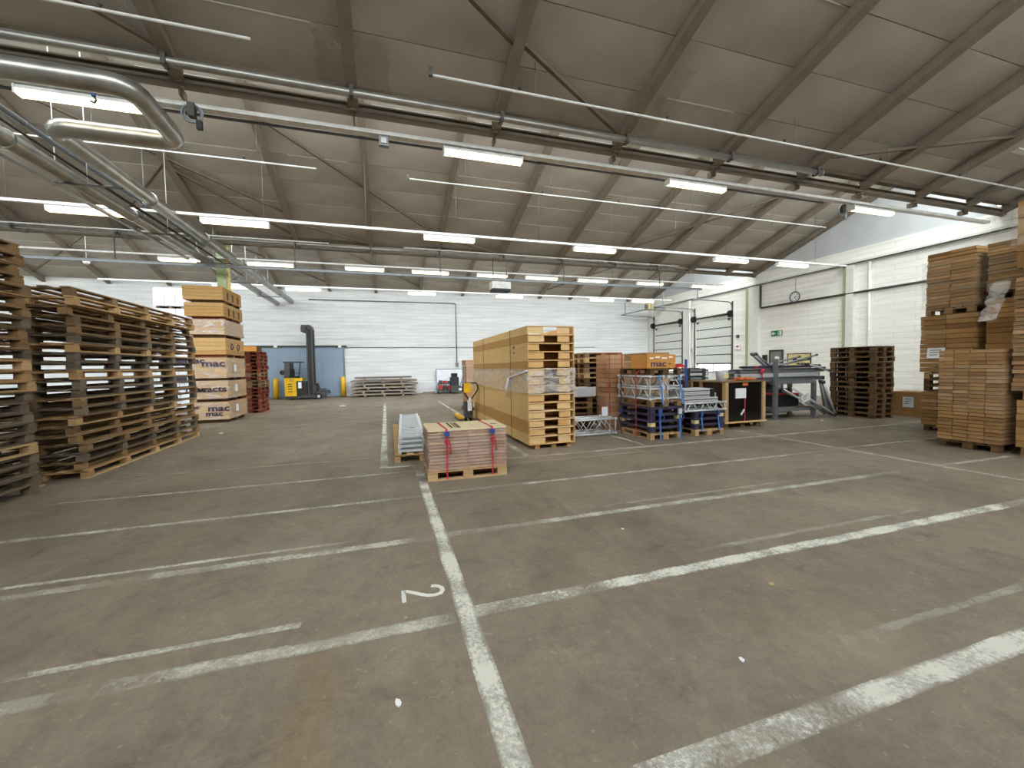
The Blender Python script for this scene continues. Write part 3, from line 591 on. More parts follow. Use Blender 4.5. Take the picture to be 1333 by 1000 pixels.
pipe_thing('grey square-hung pipe above the lower thick pipe', [(-5.78, 2, 5.98), (-5.78, 16.5, 5.98)], .05, 'grey_steel', joints=3)
tag(mb('cable', MB().tube([(-5.72, 2, 5.80), (-5.72, 10, 5.74), (-5.72, 20, 5.78)], .02, 6), 'cable_black'), 'upper black cable strung along the thick pipes', 'cable')
tag(mb('cable', MB().tube([(-5.6, 4, 5.70), (-5.62, 12, 5.64), (-5.62, 20, 5.70)], .016, 6), 'cable_black'), 'lower black cable strung along the thick pipes', 'cable')
for i, y in enumerate((10.6, 13.8, 17.0, 20.5, 24)):
    s = thing('pipe_support', 'steel pipe hanger, %s counting from the camera' % ['first', 'second', 'third', 'fourth', 'fifth'][i], 'hanger', (-5.8, y, 5.5)); 
    yv1 = 17.7 if y < 17.7 else 27.2
    bx('cross_bar', -.4, .7, -.02, .02, 0, .03, 'dark_steel', s)
    for x in (-.38, .12): mb('rod', MB().tube([(x, 0, .03), (x, 0, zc(y, yv1) - 5.6)], .009, 5), 'white_metal', s)
# sprinkler lines
def sprinkler(lab, x0, x1, y, z, ye, r=.022, heads=None, mat='white_metal'):
    p = thing('sprinkler_pipe', lab, 'sprinkler pipe', (0, y, z)); mb('pipe_run', MB().tube([(x0, 0, 0), (x1, 0, 0)], r, 8), mat, p)
    n = heads or max(2, int((x1 - x0) / 2.7)); top = zc(y, ye) - z
    for i in range(n):
        x = x0 + (i + .5) * (x1 - x0) / n
        mb('sprinkler_head', MB().tube([(x, 0, .01), (x, 0, .06), (x, 0, .065), (x, 0, .075)], [.012, .012, .03, .03], 8), 'dark_steel', p)
        mb('hanger', MB().tube([(x + .3, 0, 0), (x + .3, 0, top)], .006, 4), 'grey_steel', p)
    bx('end_bracket', x0 - .03, x0 + .03, -.03, .03, -.02, min(top, .12), 'dark_steel', p)
sprinkler('sprinkler pipe under the near slope, right of the middle rafters', .86, 19.5, 6.99, 6.52, 8.2)
sprinkler('short sprinkler pipe under the near slope at upper left', -9, -1.8, 7.2, 6.68, 8.2)
sprinkler('sprinkler pipe under middle slope, right hand run', .8, 17.6, 12.4, 7.2, 17.7)
sprinkler('sprinkler pipe under middle slope, left hand run', -12, -1.65, 12.45, 7.2, 17.7)
sprinkler('sprinkler pipe near the second girder, right hand run', .82, 14, 16.9, 6.48, 17.7)
sprinkler('sprinkler pipe near the second girder, left hand run', -12, -1.9, 16.9, 6.45, 17.7)
# odd things hung from the roof
h = thing('heater_unit', 'grey hanging fan heater with dark grille in mid hall', 'heater', (4.86, 17.12, 4.90)); bx('body', -.42, .42, -.25, .25, .12, .42, 'white_metal', h); bx('grille', -.40, .40, -.27, -.25, .02, .12, 'truck_dark', h)
mb('louvre', MB().prism([(-.24, .0), (.24, .0), (.2, .12), (-.2, .12)], 'x', -.4, .4), 'truck_dark', h)
for x in (-.3, .3): mb('rod', MB().tube([(x, 0, .42), (x, 0, 1.45)], .015, 5), 'dark_steel', h)
for (x, lab) in ((-2.98, 'grey cable reel hanging from the tray near the looped pipe'), (12.82, 'round grey cable reel beside rightmost near lamp')):
    c = thing('cable_reel', lab, 'cable reel', (x, 8.56 if x > 0 else 8.28, 6.02))
    for rr in (.15, .12): mb('cable_loop', MB().tube([(rr * math.cos(k * math.pi / 8), .0 if rr > .13 else .03, rr * math.sin(k * math.pi / 8)) for k in range(16)], .018, 6, True), 'grey_steel', c)
    bx('holder', -.05, .05, -.06, .06, -.06, .16, 'dark_steel', c); bx('plug', .06, .14, -.03, .03, -.25, -.1, 'truck_dark' if x < 0 else 'grey_steel', c)
s = thing('ceiling_sensor', 'small white globe sensor under the far roof slope', 'sensor', (-10.9, 20.0, 6.0)); mb('globe', MB().tube([(0, 0, -.1), (0, 0, -.08), (0, 0, 0), (0, 0, .08), (0, 0, .1)], [.02, .08, .11, .08, .02], 12), 'white_metal', s); mb('stem', MB().tube([(0, 0, .1), (0, 0, zc(20, 27.2) - 6)], .012, 5), 'white_metal', s)
b = thing('door_operator', 'cream motor box of the loading door at the back corner', 'motor', (18.3, 25.2, 5.55)); bx('body', -.2, .2, -.25, .25, 0, .5, 'yellow_board', b); mb('flange', MB().disc((-.24, 0, .25), .17, .04, 'x', 14), 'grey_steel', b); bx('arm', .2, 1.4, -.03, .03, .2, .28, 'grey_steel', b)
m = MB().box(0, .12, -.12, .12, .0, .05); l = thing('spot_lamp', 'unlit pale lamp at right edge under the near slope', 'lamp', (16.6, 6.6, 7.2)); mb('housing', MB().prism([(-.12, 0), (.12, 0), (.08, .14), (-.08, .14)], 'x', -.35, .5), 'white_metal', l); bx('arm', -.02, .02, -.02, .02, .1, .35, 'dark_steel', l)
# green column behind panel tower
c = thing('steel_column', 'pale green steel column rising behind the tall panel tower', 'column', (-5.66, 17.7, 0)); bx('flange', -.15, .15, -.14, -.12, 0, 6.38, 'pale_green', c); bx('flange', -.15, .15, .12, .14, 0, 6.38, 'pale_green', c); bx('web', -.012, .012, -.12, .12, 0, 6.38, 'pale_green', c)
bx('cable_channel', .15, .22, -.10, .10, 0, 6.3, 'yellow_board', c); bx('foot_plate', -.26, .26, -.2, .2, 0, .02, 'dark_steel', c)

# ------------------------------------------------------------------ pallets
def euro_parts(mat):
    P = []
    for y, w in ((-.35, .1), (0, .145), (.35, .1)): P.append(('bottom_board', boxmesh(1.2, w, .022, mat), (0, y, .011)))
    for y, w in ((-.35, .1), (0, .145), (.35, .1)):
        for x in (-.5275, 0, .5275): P.append(('block', boxmesh(.145, w, .078, mat), (x, y, .061)))
    for x in (-.5275, 0, .5275): P.append(('cross_board', boxmesh(.145, .8, .022, mat), (x, 0, .111)))
    for y, w in ((-.3275, .145), (-.165, .1), (0, .145), (.165, .1), (.3275, .145)): P.append(('deck_board', boxmesh(1.2, w, .022, mat), (0, y, .133)))
    return P
def long_parts(mat, L=4.4, W=1.2, nb=5):
    P = []
    for x in (-W / 2 + .05, 0, W / 2 - .05): P.append(('bottom_board', boxmesh(.1, L, .022, mat), (x, 0, .011)))
    for k in range(nb):
        y = -L / 2 + .08 + k * (L - .16) / (nb - 1)
        for x in (-W / 2 + .05, 0, W / 2 - .05): P.append(('block', boxmesh(.1, .16, .078, mat), (x, y, .061)))
        P.append(('cross_board', boxmesh(W, .12, .022, mat), (0, y, .111)))
    for k in range(5): P.append(('deck_board', boxmesh(.12, L, .022, mat), (-W / 2 + .06 + k * (W - .12) / 4, 0, .133)))
    return P
PP = {}
def pallet(label, cat_group, loc, rz=0, mat='pallet_brown', kind='euro', name='wooden_pallet', **kw):
    k = (mat, kind)
    if k not in PP: PP[k] = euro_parts(mat) if kind == 'euro' else long_parts(mat, **kw)
    t = thing(name, label, 'pallet', loc, rz, cat_group)
    for n, me, l in PP[k]: link(n, me, t, l)
    return t
# far-left stack of long pallets and the stack behind it
PH = .1445
rg = random.Random(3)
tones1 = ['pallet_grey', 'pallet_grey', 'pallet_grey', 'pallet_grey', 'pallet_tan', 'pallet_grey', 'pallet_grey', 'pallet_grey', 'pallet_grey', 'pallet_grey', 'pallet_tan', 'pallet_tan', 'pallet_tan', 'pallet_grey', 'pallet_brown', 'pallet_brown', 'pallet_grey', 'pallet_brown', 'pallet_brown', 'pallet_brown', 'pallet_brown', 'pallet_brown', 'pallet_brown', 'pallet_brown']
N1 = 24
for i in range(N1):
    dx = rg.uniform(-.03, .03) - (.06 if i > 20 else 0)
    pallet('long wooden pallet at left picture edge, %s of its stack' % frm(i, N1), 'long pallets, stack at left edge', (-5.34 + dx, 5.24 + rg.uniform(-.05, .05), i * PH), R(rg.uniform(-.4, .4)), tones1[i], 'long', 'long_pallet')
tones2 = ['pallet_tan', 'pallet_brown', 'pallet_grey', 'pallet_brown', 'pallet_brown', 'pallet_brown', 'pallet_tan', 'pallet_grey', 'pallet_brown', 'pallet_grey', 'pallet_grey', 'pallet_tan', 'pallet_grey', 'pallet_grey', 'pallet_tan', 'pallet_grey', 'pallet_brown', 'pallet_brown', 'pallet_brown', 'pallet_tan', 'pallet_brown']
N2 = 21
for i in range(N2):
    pallet('long wooden pallet behind the left edge stack, %s of its stack' % frm(i, N2), 'long pallets, second stack', (-5.27 + rg.uniform(-.05, .05) + (.05 if i < 2 else 0), 10.28 + rg.uniform(-.08, .08), i * PH), R(1.2 + rg.uniform(-.5, .5)), tones2[i], 'long', 'long_pallet')
# red pallet stack
for i in range(17):
    pallet('reddish wooden pallet right of panel tower, %s of its stack' % frm(i, 17), 'red pallet stack', (-5.15 + rg.uniform(-.03, .03), 18.95 + rg.uniform(-.03, .03), i * PH), R(90 + rg.uniform(-1.2, 1.2)), 'pallet_red' if i not in (7, 8, 10) else 'pallet_brown')
# right dark pallet stack
for i in range(14):
    pallet('dark wooden pallet near the side wall, %s of its stack' % frm(i, 14), 'dark pallet stack', (13.5 + rg.uniform(-.02, .02), 8.42 + rg.uniform(-.02, .02), i * .1475), R(90 + rg.uniform(-.8, .8)), 'pallet_dark')
# stacks right of the plywood crate
for i in range(14):
    pallet('brown pallet of tall stack behind strapped cartons, %s of its stack' % frm(i, 14), 'tall brown pallet stack', (6.0 + rg.uniform(-.02, .02), 10.75 + rg.uniform(-.02, .02), i * PH), R(rg.uniform(-1, 1)), ['pallet_tan', 'pallet_brown', 'pallet_dark'][i % 3] if i > 8 else 'pallet_dark')
for i in range(6):
    pallet('pallet under the aluminium beams beside the crate, %s of its stack' % frm(i, 6), 'low pallet stack', (4.45 + rg.uniform(-.02, .02), 9.7, i * PH), R(rg.uniform(-1, 1)), 'pallet_dark' if i != 4 else 'pallet_brown')
for i, (x1, y, lab) in enumerate(((5.12, 9.42, 'shorter aluminium box beam lying on low pallet stack'), (5.38, 9.7, 'longer aluminium box beam lying on low pallet stack'), (5.2, 10.0, 'rear aluminium box beam lying on low pallet stack'))):
    b = thing('box_beam', lab, 'beam', (3.82, y, 6 * PH)); z0 = 0
    mb('profile', MB().box(0, x1 - 3.82, -.11, .11, 0, .012).box(0, x1 - 3.82, -.11, .11, .20, .212).box(0, x1 - 3.82, -.11, -.1, .012, .2).box(0, x1 - 3.82, .1, .11, .012, .2), 'alu', b); bx('end_cap', x1 - 3.82, x1 - 3.80, -.115, .115, -.0, .215, 'white_metal', b)

# ------------------------------------------------------------------ cartons
def carton_mesh(sx, sy, sz, mat):
    k = ('carton', round(sx, 3), round(sy, 3), round(sz, 3), mat)
    if k not in CACHE:
        m = MB().box(-sx / 2, sx / 2, -sy / 2, sy / 2, 0, sz * .93); gap = min(.012, sx * .05)
        m.box(-sx / 2 - .002, -gap / 2, -sy / 2 - .002, sy / 2 + .002, sz * .93, sz).box(gap / 2, sx / 2 + .002, -sy / 2 - .002, sy / 2 + .002, sz * .93, sz)
        CACHE[k] = m.mesh('carton', mat)
    return CACHE[k]
def carton(label, grp, x0, x1, y0, y1, z0, z1, mat, rz=0, parent_tape=False):
    o = link('flat_carton', carton_mesh(x1 - x0, y1 - y0, z1 - z0, mat), None, ((x0 + x1) / 2, (y0 + y1) / 2, z0), (0, 0, rz)); return tag(o, label, 'carton', grp)
def carton_block(where, grp, X0, X1, Y0, Y1, Z0, Z1, n, cols_, mat, seed, axis='y', jit=.012, mats=None):
    """n layers of flat cartons; cols_ cartons side by side along the axis"""
    rg = random.Random(seed); h = (Z1 - Z0) / n
    names = {1: ['']} ; names[2] = ['left', 'right']; names[3] = ['left', 'middle', 'right']; names[4] = ['leftmost', 'second', 'third', 'rightmost']
    for k in range(n):
        dj = rg.uniform(-jit, jit)
        for c in range(cols_):
            mt = mats[rg.randrange(len(mats))] if mats else mat
            if axis == 'y':
                w_ = (Y1 - Y0) / cols_; y1 = Y1 - c * w_; y0 = y1 - w_
                b = (X0 + rg.uniform(-jit, jit) + dj, X1 + dj, y0 + .004, y1 - .004)
            else:
                w_ = (X1 - X0) / cols_; x0 = X0 + c * w_
                b = (x0 + .004, x0 + w_ - .004, Y0 + rg.uniform(-jit, jit) + dj, Y1 + dj)
            lay = 'top layer' if k == n - 1 else ('bottom layer' if k == 0 else ORD[k] + ' layer up')
            lab = 'flat brown carton, %s%s, in %s' % (lay, (', ' + names[cols_][c]) if cols_ > 1 else '', where)
            carton(lab, grp, b[0], b[1], b[2], b[3], Z0 + k * h, Z0 + (k + 1) * h - .009, mt)
def paper(lab, loc, rot, sx, sy, cat='label'):
    m = MB().box(-sx / 2, sx / 2, -sy / 2, sy / 2, 0, .003); o = thing('paper_sheet', lab, cat, loc); o.rotation_euler = rot
    mb('sheet', m, 'paper', o)
    m2 = MB()
    for k in range(3): m2.box(-sx * .35, sx * (.3 - .12 * k), sy * (.25 - .22 * k), sy * (.31 - .22 * k), .003, .004)
    mb('printed_lines', m2, 'print_dark', o); return o
def tower_pallet(lab, loc, rz=90, mat='pallet_brown'): return pallet(lab, 'pallets under carton towers', loc, R(rz), mat)
# tower A (short, nearest the crossing lines), pallets 1.2 along X
tower_pallet('pallet under the short carton tower on the right', (10.78, 4.58, 0), 0, 'pallet_dark')
carton_block('short right tower', 'cartons of short tower', 10.17, 11.36, 4.15, 5.01, .146, 1.83, 25, 4, None, 11, mats=['card', 'card', 'card_light'])
mb_ = wrapmesh(10.13, 11.40, 4.12, 5.04, .75, 1.55, .015, 'stretch_film_faint', 10, 8, 1); tag(mb('stretch_wrap', mb_, 'stretch_film_faint'), 'faint stretch film around the short carton tower', 'film')
# tower B (tall, behind), face at x=12.05
tower_pallet('bottom pallet of tall carton tower behind the short one', (12.65, 5.78, 0), 0, 'pallet_dark')
carton_block('lower tier of tall rear tower', 'cartons of tall tower, lower tier', 12.05, 13.25, 5.36, 6.24, .146, .92, 9, 3, 'card', 12)
for i in range(3): tower_pallet('pallet in middle of tall rear tower, %s of three' % ['lowest', 'central', 'uppermost'][i], (12.65, 5.8, .925 + i * .146), 0, 'pallet_tan' if i == 2 else 'pallet_dark')
carton_block('middle tier of tall rear tower', 'cartons of tall tower, middle tier', 12.0, 13.25, 5.36, 6.26, 1.37, 2.66, 12, 2, 'card', 13)
tower_pallet('upper pallet of tall carton tower behind the short one', (12.65, 5.8, 2.665), 0)
carton_block('upper tier of tall rear tower', 'cartons of tall tower, upper tier', 12.1, 13.2, 5.38, 6.22, 2.815, 4.08, 17, 2, 'card', 14, jit=.025, mats=['card', 'card', 'card_grey'])
tag(mb('stretch_wrap', wrapmesh(12.05, 13.25, 5.35, 6.26, 2.82, 3.9, .02, 'stretch_film_faint', 10, 10, 2), 'stretch_film_faint'), 'faint film around upper tier of tall rear tower', 'film')
paper('white delivery note on middle tier of tall rear tower', (11.96, 5.95, 1.80), (R(80), 0, R(-84)), .30, .24)
# tower C
tower_pallet('bottom pallet of narrow tower between tall and edge towers', (12.75, 4.8, 0), 0, 'pallet_dark')
carton_block('lower tier of narrow tower', 'cartons of narrow tower, lower tier', 12.15, 13.3, 4.36, 5.24, .146, 2.2, 9, 1, 'card', 15)
carton_block('middle tier of narrow tower', 'cartons of narrow tower, middle tier', 12.15, 13.3, 4.36, 5.24, 2.2, 2.9, 7, 2, 'card', 25)
tower_pallet('upper pallet of narrow tower between tall and edge towers', (12.75, 4.8, 2.9), 0, 'pallet_dark')
carton_block('upper tier of narrow tower', 'cartons of narrow tower, upper tier', 12.15, 13.3, 4.36, 5.24, 3.05, 4.05, 16, 1, 'card', 16, jit=.03, mats=['card', 'card_grey'])
tag(mb('loose_film', wrapmesh(12.1, 13.32, 4.33, 5.27, 3.1, 4.0, .02, 'stretch_film_faint', 10, 8, 3), 'stretch_film_faint'), 'faint film around upper tier of narrow tower', 'film')
# tower D at picture edge
tower_pallet('bottom pallet of edge tower at right picture edge', (10.85, 3.55, 0), 0, 'pallet_brown')
carton_block('lowest tier of edge tower', 'cartons of edge tower, lowest tier', 10.25, 11.45, 3.12, 4.02, .146, .95, 7, 2, 'card', 17)
tower_pallet('second pallet of edge tower at right picture edge', (10.85, 3.55, .955), 0, 'pallet_tan')
carton_block('wavy middle tier of edge tower', 'cartons of edge tower, middle tier', 10.25, 11.45, 3.14, 4.08, 1.105, 3.02, 26, 2, 'card_grey', 18, jit=.04, mats=['card_grey', 'card_light', 'card_grey'])
tower_pallet('third pallet of edge tower at right picture edge', (10.85, 3.6, 3.03), 0, 'pallet_brown')
carton_block('top tier of edge tower', 'cartons of edge tower, top tier', 10.3, 11.45, 3.2, 4.1, 3.18, 4.3, 4, 1, 'card', 19, jit=.01)
tag(mb('stretch_wrap', wrapmesh(10.24, 11.5, 3.17, 4.13, 3.55, 4.2, .02, 'stretch_film', 10, 8, 4), 'stretch_film'), 'crumpled film around top tier of edge tower', 'film')
m = MB(); rgf = random.Random(5)
for k in range(9):
    for j in range(5): m.v.append((10.215 + rgf.uniform(-.02, .02) - .012 * k, 4.12 + j * .055 + rgf.uniform(-.015, .015) + .014 * k, 3.0 - k * .085))
for k in range(8):
    for j in range(4): a = k * 5 + j; m.f.append((a, a + 1, a + 6, a + 5))
m.sm = True; tag(mb('loose_film', m, 'stretch_film_thick'), 'torn film sheet dangling from the edge tower', 'film')
# cartons at wall
for (x0, x1, y0, y1, z1, lab) in ((14.6, 15.2, 7.5, 8.25, .72, 'large dark carton on floor behind dark pallet stack'), (14.65, 15.5, 6.55, 7.4, .70, 'large dark carton on floor beside the tall rear tower')):
    o = tag(link('large_carton', carton_mesh(x1 - x0, y1 - y0, z1, 'card'), None, ((x0 + x1) / 2, (y0 + y1) / 2, 0)), lab, 'carton')
paper('white sheet stuck on the dark carton behind dark pallets', (14.58, 7.85, .42), (R(90), 0, R(-90)), .26, .3)

# ------------------------------------------------------------------ foreground pallet of cartons
pallet('pale wooden pallet under the strapped cartons in the foreground', None, (1.15, 6.36, 0), R(-.8), 'pallet_tan')
X0, X1, Y0, Y1 = .57, 1.74, 5.99, 6.75
bx_z = [.146 + i * .0485 for i in range(13)]
rgc = random.Random(31)
for i in range(12):
    for c in range(2):
        j = rgc.uniform(-.015, .012); xm = (X0 + X1) / 2 + rgc.uniform(-.1, .1) * 0
        a, b = (X0 + j, xm - .003) if c == 0 else (xm + .003, X1 + j)
        carton('flat carton, %s, %s, on foreground strapped pallet' % ('bottom layer' if i == 0 else ('uppermost layer' if i == 11 else ORD[i] + ' layer up'), 'left' if c == 0 else 'right'), 'cartons on foreground pallet', a, b, Y0 + rgc.uniform(-.012, .012), Y1, bx_z[i], bx_z[i + 1] - .008, 'card_pink')
t = thing('top_board', 'cream board with dark printed lines on the foreground cartons', 'board', (1.155, 6.37, bx_z[12])); bx('sheet', -.595, .595, -.39, .39, 0, .03, 'cream_card', t)
for i, (x, y, w_) in enumerate(((-.22, .02, .035), (-.12, -.0, .03), (-.09, .02, .015), (-.16, .05, .02))): bx('printed_line', x - w_ / 2, x + w_ / 2, y - .3, y + .28, .03, .031, 'print_dark' if i < 2 else 'print_dark', t)
bx('printed_patch', .42, .52, -.12, -.06, .03, .0312, 'print_dark', t)
tag(mb('stretch_wrap', wrapmesh(X0 - .012, X1 + .012, Y0 - .016, Y1 + .012, .15, .73, .022, 'stretch_film', 26, 16, 6), 'stretch_film'), 'wrinkled clear film around the foreground cartons', 'film')
tag(mb('stretch_wrap', wrapmesh(X0 - .02, X1 + .02, Y0 - .024, Y1 + .02, .22, .66, .02, 'violet_film', 26, 12, 61), 'violet_film'), 'violet printed film layer around the foreground cartons', 'film')
for x, lab, kn in ((.83, 'red strap left over the foreground cartons', 1), (1.52, 'red strap right over the foreground cartons', 0)):
    s = thing('strap', lab, 'strap', (x, 0, 0), group='red straps')
    zt = bx_z[12] + .034
    mb('band', MB().bar((0, Y0 - .03, .02), (0, Y0 - .05, .70), .022, .004, (0, 1, 0)).bar((0, Y0 - .05, .70), (0, Y0 - .03, zt), .03, .004, (0, 1, 0)).bar((0, Y0 - .03, zt), (-.03, Y1 + .03, zt), .03, .004).bar((-.03, Y1 + .03, zt), (-.03, Y1 + .03, .03), .03, .004, (0, 1, 0)), 'pink_strap', s)
    bx('buckle', -.035, .035, Y0 - .075, Y0 - .035, .66, .73, 'blue', s)
    mb('strap_tail', MB().tube([(.035 * math.cos(k), Y0 - .07 - .01 * k / 4, .58 + .03 * math.sin(k)) for k in (0, 1, 2, 3, 4, 5, 6)], .012, 6).bar((.05, Y0 - .06, .56), (.06, Y0 - .05, .40), .016, .004, (0, 1, 0)), 'pink_strap', s)
# ------------------------------------------------------------------ pallet with aluminium ladders
pallet('long wooden pallet under the silver ladders in mid floor', None, (.61, 9.45, 0), R(-.6), 'pallet_tan', 'ladderlong', 'long_pallet', L=4.1, W=.96, nb=5)
def ladder(lab, x, y, z, L, W, n, rz, grp):
    l = thing('aluminium_ladder', lab, 'ladder', (x, y, z), rz, grp)
    for s in (-1, 1): bx('rail', s * W / 2 - .025, s * W / 2 + .025, 0, L, 0, .07, 'alu', l)
    for k in range(n): yy = .08 + k * (L - .16) / (n - 1); bx('rung', -W / 2 + .025, W / 2 - .025, yy - .028, yy + .028, .018, .055, 'alu', l)
for k, (dx, rz) in enumerate(((0, 0), (-.01, .3), (.01, -.3), (.0, .2))):
    ladder('silver aluminium ladder on pallet, %s' % ['lowest of four', 'second from bottom', 'third from bottom', 'uppermost of four'][k], .42 + dx, 7.42 + .05 * k, .147 + k * .078, 3.75 - .04 * k, .44 - .01 * k, 22, R(rz - 2.4), 'silver ladders')
pp = thing('paper_tag', 'crumpled dark printed tag on the silver ladders', 'tag', (.47, 8.3, .462)); mb('sheet', MB().bar((-.08, 0, 0), (.0, 0, .02), .08, .004).bar((0, 0, .02), (.1, .03, .0), .07, .004), 'paper', pp); bx('print', -.05, .05, -.02, .02, .02, .024, 'print_dark', pp)

# ------------------------------------------------------------------ plywood crate
cx0, cx1, cy0, cy1, cz0, cz1 = 2.68, 3.69, 7.55, 12.7, .09, 2.47
cr = thing('plywood_crate', 'tall long plywood crate of stacked open trays, film wrapped', 'crate', ((cx0 + cx1) / 2, cy0, 0))
hw = (cx1 - cx0) / 2; LC = cy1 - cy0; n = 14; th = (cz1 - cz0) / n
for k in range(n + 1):
    if k == n: break
    z = cz0 + k * th; bx('shelf', -hw + .02, hw - .02, .0 if k % n else .0, LC, z - (.0 if k == 0 else .02), z + (.02 if k == 0 else .0), 'ply_end', cr)
    if k == n: break
    c0 = -.12 + random.uniform(-.02, .02); c1 = .12 + random.uniform(-.02, .04)
    if k == 11: c0, c1 = -.22, .2
    bx('end_cheek', -hw + .02, c0 - .03, .02, .045, z + .02, z + th - .022, 'ply_end', cr); bx('end_cheek', c1 + .03, hw - .12, .02, .045, z + .02, z + th - .022, 'ply_end', cr)
    bx('end_block', hw - .12, hw - .085, .03, .09, z + .02, z + th - .022, 'ply_end', cr)
    if k < 13: bx('inner_slat', -hw + .05, hw - .05, .35 + .1 * (k % 3), .40 + .1 * (k % 3), z + .02, z + th - .04, 'ply_brown', cr)
for (a, b, mt) in ((0, .028, None), (.0, .09, 'ply'), (.09, .20, 'ply_brown'), (.20, .62, 'ply'), (.62, .70, 'ply_brown'), (.70, .86, 'ply'), (.86, .93, 'ply_brown'), (.93, 1.0, 'ply')):
    if not mt: continue
    z0 = cz0 + a * (cz1 - cz0); z1 = cz0 + b * (cz1 - cz0) - .004
    if a == .20:
        zm = (z0 + z1) / 2; bx('side_board', -hw, -hw + .018, -.005, LC * .52, z0, zm - .004, 'ply', cr); bx('side_board', -hw, -hw + .018, LC * .52 + .004, LC, z0, zm - .004, 'ply', cr); bx('side_board', -hw, -hw + .018, -.005, LC, zm, z1, 'ply', cr)
    else: bx('side_board', -hw, -hw + .018, -.005, LC, z0, z1, mt, cr)
    bx('side_board', hw - .018, hw, -.005, LC, z0, z1, mt, cr)
bx('back_board', -hw, hw, LC, LC + .02, cz0, cz1 - th, 'ply', cr)
bx('top_edge', -hw + .02, hw - .02, .0, .03, cz1 - .02, cz1, 'ply_end', cr)
bx('side_board', -hw + .12, hw - .05, LC + .02, LC + .05, cz0, cz1 - .35, 'ply_brown', cr)
for x in (-.3, .06, .4): bx('runner', x - .05, x + .05, .06, LC - .1, 0, cz0, 'ply_brown', cr)
for y in (1.15, 3.75):
    s_ = mb('strap', MB().box(-hw - .004, -hw - .001, y - .012, y + .012, cz0, cz1).box(-hw - .004, hw + .004, y - .012, y + .012, cz1, cz1 + .003), 'black_strap', cr)
bx('printed_mark', -hw - .003, -hw, .85, .92, 2.05, 2.11, 'print_dark', cr); bx('printed_mark', -hw - .003, -hw, .85, .92, 1.94, 1.98, 'print_dark', cr)
mb('stretch_wrap', wrapmesh(-hw - .01, hw + .01, -.02, LC + .06, 1.12, 1.62, .02, 'stretch_film_thick', 34, 8, 8), 'stretch_film_thick', cr)
m = MB().tube([(-hw - .03, 1.2, 1.42), (-hw - .05, .8, 1.46), (-hw - .03, .3, 1.53), (-hw - .02, -.02, 1.58)], .018, 6).tube([(-hw - .03, 1.2, 1.42), (-hw - .06, 1.3, 1.2), (-hw - .04, 1.33, .98)], [.03, .025, .012], 6); mb('film_tail', m, 'white_wrap', cr)
# pallet truck beside the crate
j = thing('pallet_truck', 'hand pallet truck with yellow body and black loop handle', 'pallet truck', (2.40, 12.35, 0), R(0))
mb('handle_loop', MB().tube(fillet([(-.05, -.35, .72), (-.24, -.42, 1.0), (-.2, -.45, 1.2), (.2, -.45, 1.2), (.24, -.42, 1.0), (.05, -.35, .72)], .08), .02, 7), 'black_rubber', j)
mb('tiller', MB().tube([(0, -.1, .25), (0, -.35, .74)], .03, 8), 'alu', j); bx('rate_plate', -.06, .06, -.30, -.26, .35, .66, 'paper', j)
bx('pump_body', -.13, .13, -.12, .12, .12, .62, 'truck_grey', j); bx('pump_cover', -.2, .0, -.5, -.46, .92, 1.2, 'yellow', j)
for x in (-.18, .18): bx('fork', x - .08, x + .08, .12, 1.2, .06, .13, 'yellow', j); mb('load_roller', MB().disc((x - .05, 1.05, .045), .045, .1, 'x', 12), 'black_rubber', j)
for x in (-.1, .05): mb('steer_wheel', MB().disc((x, 0, .1), .1, .05, 'x', 16), 'black_rubber', j)
bx('foot_plate', -.17, .17, -.1, .06, .12, .16, 'yellow_board', j)
# cartons behind the crate
tower_pallet('pallet under small carton stack behind the plywood crate', (3.45, 15.6, 0), 0)
carton_block('stack behind the plywood crate', 'cartons behind crate', 2.92, 4.0, 15.2, 16.0, .146, 1.95, 8, 1, 'card_pink', 41)
tag(mb('stretch_wrap', wrapmesh(2.9, 4.02, 15.18, 16.02, .9, 1.8, .02, 'stretch_film', 8, 6, 9), 'stretch_film'), 'clear film around the stack behind the crate', 'film')

